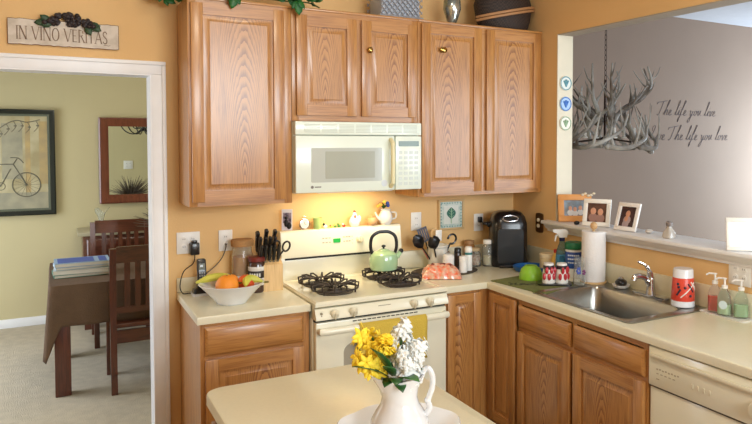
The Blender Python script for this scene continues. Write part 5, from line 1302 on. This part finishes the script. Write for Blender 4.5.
# ------------------------------------------------------------------ antler chandelier beyond the pass-through
CX,CY=2.88,.38
t=thing('antler_chandelier','large grey antler chandelier hanging by a chain beyond the pass-through','chandelier',(CX,CY,1.95))
def pol(r,a,z): return (r*math.cos(a),r*math.sin(a),z)
def antler_mesh(path, r0, tines):
    """path and tines in (radius, angle, height); tines = (index, (dr, da, dz), length)"""
    b=B(); main=smooth_path([pol(*p) for p in path],5); n=len(main)
    rs=[r0*(1-.7*(i/(n-1))**1.5) for i in range(n)]; b.tube(main,rs,8)
    b.ball(main[0],r0*1.25,n=9,m=6)
    for f,(dr,da,dz),l in tines:
        i=int(f*(n-1)); p=main[i]; a=math.atan2(p.y,p.x); er=Vector((math.cos(a),math.sin(a),0)); ea=Vector((-math.sin(a),math.cos(a),0))
        d=(er*dr+ea*da+Vector((0,0,dz))).normalized(); r_=rs[i]*.85
        pts=smooth_path([tuple(p),tuple(p+d*l*.5-er*l*.02),tuple(p+d*l+Vector((0,0,l*.25))-er*l*.15)],4)
        b.tube(pts,[r_*(1-.82*k/8) for k in range(9)],7)
    return b
random.seed(17); ru=random.uniform
# lower rim: antlers lying around the ring, their tines curling upwards
for k in range(8):
    a=k*PI/4+.1; j=ru(-.03,.03)
    path=[(.37,a,-.27+j),(.42,a+.35,-.28+j),(.41,a+.75,-.22+j),(.36,a+1.1,-.12),(.33,a+1.3,0)]
    antler_mesh(path,.021,[(.12,(-.3,-.2,1),.20),(.35,(.2,.3,1),.22),(.55,(-.5,.2,1),.24),(.75,(.4,-.2,1),.18)]).out('antler',[antlerm],t)
# middle: beams crossing the basket
for k in range(7):
    a=k*2*PI/7+.3
    path=[(.34,a,-.25),(.22,a+.35,-.10),(.16,a+.9,.02),(.26,a+1.3,.12),(.34,a+1.45,.24)]
    antler_mesh(path,.019,[(.3,(.3,-.5,.8),.16),(.55,(.9,.2,.5),.20),(.75,(.3,-.8,.6),.16)]).out('antler',[antlerm],t)
# upper: antlers sweeping up and outwards
for k in range(7):
    a=k*2*PI/7+.75; s_=1 if k%2 else -1
    path=[(.07,a,-.06),(.17,a+.12*s_,.06),(.30,a+.2*s_,.14),(.37,a+.25*s_,.26),(.34,a+.22*s_,.40)]
    antler_mesh(path,.021,[(.35,(-.1,.6*s_,1),.15),(.55,(.8,-.3*s_,.6),.13),(.7,(-.4,-.7*s_,.8),.16),(.82,(.9,.2,.8),.12)]).out('antler',[antlerm],t)
for k in range(6):
    a=k*PI/3+.1; x,y=.24*math.cos(a),.24*math.sin(a)
    b=B(); b.lathe([(.022,-.01),(.026,0),(.012,.004),(.012,.075),(.003,.076)],(x,y,-.18),n=12); b.out('candle_socket',[C('socket_white_%d'%k,226,226,222)],t)
b=B(); b.cyl((0,0,-.2),(0,0,.30),.012,10); b.lathe([(.03,-.22),(.045,-.2),(.03,-.18)],n=16); 
for k in range(4): a=k*PI/2; b.cyl((0,0,-.19),(.3*math.cos(a),.3*math.sin(a),-.22),.007,8)
b.out('centre_rod',[rust],t)
b=B(); z=.30; k=0
while z < H-1.95-.02:
    pts=[(.010*math.cos(a),0,.026*math.sin(a)+z+.015) for a in [2*PI*i/10 for i in range(10)]]
    if k%2: pts=[(0,x,zz) for x,_,zz in pts]
    b.tube(pts,.0026,5,closed=True); z+=.042; k+=1
b.out('chain',[rust],t)
b=B(); b.lathe([(.055,H-1.95-.001),(.06,H-1.95-.012),(.03,H-1.95-.03),(.003,H-1.95-.032)],n=20); b.out('ceiling_canopy',[rust],t)

# script lettering on the mauve wall
S = {
 'L':(.62,[[(.22,.62),(.16,.78),(.28,.98),(.40,.92),(.34,.6),(.22,.2),(.06,.02),(.0,.1),(.12,.12),(.34,.0),(.6,.08)]]),
 'T':(.62,[[(-.18,.72),(-.1,.86),(.15,.88),(.7,.98)],[(.38,.92),(.3,.5),(.2,.12),(.08,-.02),(.0,.06)]]),
 'h':(.44,[[(-.04,.05),(.18,.5),(.34,.96),(.26,1.0),(.16,.5),(.06,.0),(.16,.3),(.28,.38),(.3,.2),(.3,.02),(.44,.08)]]),
 'e':(.32,[[(-.02,.06),(.16,.2),(.2,.34),(.1,.36),(.04,.16),(.12,.0),(.32,.08)]]),
 'l':(.26,[[(-.02,.05),(.16,.5),(.28,.94),(.2,.98),(.1,.4),(.08,.05),(.26,.06)]]),
 'i':(.22,[[(-.02,.06),(.12,.36),(.07,.05),(.22,.06)],[(.17,.54),(.19,.57)]]),
 'f':(.32,[[(-.02,.05),(.18,.5),(.34,.96),(.26,1.0),(.12,.4),(-.04,-.36),(-.1,-.42),(-.1,-.25),(.08,.02),(.32,.08)],[(.02,.42),(.26,.46)]]),
 'y':(.4,[[(-.02,.3),(.06,.36),(.06,.08),(.14,.02),(.28,.34),(.22,.1),(.08,-.4),(-.06,-.46),(-.04,-.28),(.2,0),(.4,.1)]]),
 'o':(.36,[[(.2,.34),(.06,.3),(.04,.06),(.16,.02),(.26,.2),(.2,.36),(.24,.3),(.36,.3)]]),
 'u':(.42,[[(-.02,.2),(.08,.36),(.06,.1),(.12,.02),(.26,.3),(.29,.36),(.27,.08),(.42,.06)]]),
 'v':(.34,[[(-.02,.26),(.06,.36),(.1,.04),(.16,.02),(.26,.34),(.34,.3)]]),
 ' ':(.3,[]) }
def script(b,text,x0,x1,z,H_,y):
    tot=sum(S[c][0] for c in text); sx=(x1-x0)/tot; x=x0
    for ch in text:
        adv,st=S[ch]
        for s in st:
            pts=smooth_path([(x+u*sx+.30*v*H_,y,z+v*H_) for u,v in s],4) if len(s)>2 else [(x+u*sx+.3*v*H_,y,z+v*H_) for u,v in s]
            b.tube(pts,.0034,5)
        x+=adv*sx
decal=C('grey_decal',100,90,92,rough=.7)
def wtext(t_): return sum(S[c][0] for c in t_)
w1=wtext('The life you live'); u1=(6.256-5.155)/w1
b=B(); script(b,'The life you live',5.2,6.256,2.055,.18,1.9985); tag(b.out('wall_lettering',[decal]),'upper line of grey script lettering on the far mauve wall','wall lettering')
w2=wtext('Live The life you love')
b=B(); script(b,'Live The life you love',5.06,6.50,1.75,.18,1.9985); tag(b.out('wall_lettering',[decal]),'lower line of grey script lettering on the far mauve wall','wall lettering')

# ------------------------------------------------------------------ light
def area(name, loc, target, sx, sy, power, c):
    l=bpy.data.lights.new(name,'AREA'); l.shape='RECTANGLE'; l.size=sx; l.size_y=sy; l.energy=power; l.color=c
    o=bpy.data.objects.new(name,l); col.objects.link(o); o.location=loc
    o.rotation_euler=(Vector(target)-Vector(loc)).to_track_quat('-Z','Y').to_euler(); return o
area('window_daylight',(.5,-6.75,2.3),(.3,0,2.2),2.6,1.3,190,(.88,.96,1.0))
area('beyond_window_light',(3.2,-3.95,1.4),(3.0,0,1.2),2.2,2.0,85,(.80,.90,1.0))
area('dining_daylight',(-3.15,1.9,1.2),(0,1.2,.3),1.9,2.0,78,(.82,.90,1.0))
area('beyond_daylight',(8.1,.75,1.4),(7.1,2.0,1.5),1.3,1.7,150,(.70,.86,1.0))
# ceiling lamp of the kitchen: a real flush lamp with a glowing dome
t=thing('ceiling_lamp','round flush ceiling lamp over the kitchen island','ceiling light',(-.2,-2.2,H))
b=B(); b.lathe([(.2,-.001),(.2,-.02),(.17,-.03)],n=32); b.out('rim',[whitep],t)
b=B(); b.lathe([(.165,-.031),(.15,-.06),(.1,-.085),(.003,-.095)],n=32); b.out('dome',[mat('lamp_glow',(1,.82,.58,1),.5,emit=2)],t)
area('kitchen_lamp',(-.2,-2.2,H-.11),(-.2,-2.1,0),.5,.5,22,(1,.87,.68))
area('hood_lamp',(.375,-.2,1.438),(.375,-.12,.9),.35,.12,3.6,(1,.78,.48))
area('dining_lamp',(-.4,1.9,2.9),(-.4,1.9,0),.6,.6,14,(1,.9,.7))
w=bpy.data.worlds.new('sky'); bpy.context.scene.world=w; w.use_nodes=True
w.node_tree.nodes['Background'].inputs[0].default_value=(.72,.84,1,1); w.node_tree.nodes['Background'].inputs[1].default_value=1.2

# ------------------------------------------------------------------ camera
cam=bpy.data.cameras.new('camera'); co=bpy.data.objects.new('camera',cam); col.objects.link(co)
yaw,pitch,roll=R(-30.66),R(-2.163),R(.128)
fw=Vector((-math.sin(yaw)*math.cos(pitch),math.cos(yaw)*math.cos(pitch),math.sin(pitch)))
rt_=Vector((math.cos(yaw),math.sin(yaw),0)); up_=rt_.cross(fw)
r2=rt_*math.cos(roll)+up_*math.sin(roll); u2=up_*math.cos(roll)-rt_*math.sin(roll)
m=Matrix((r2,u2,-fw)).transposed().to_4x4(); m.translation=Vector((-1.105,-3.956,1.738)); co.matrix_world=m
cam.sensor_width=36; cam.lens=685.48/752*36; cam.shift_x=(376-459.95)/752; cam.shift_y=(166.41-212)/752
cam.clip_start=.05
sc=bpy.context.scene; sc.camera=co
sc.view_settings.view_transform='Standard'; sc.view_settings.look='None'; sc.view_settings.gamma=1; sc.view_settings.use_curve_mapping=False
sc.view_settings.exposure=-0.07
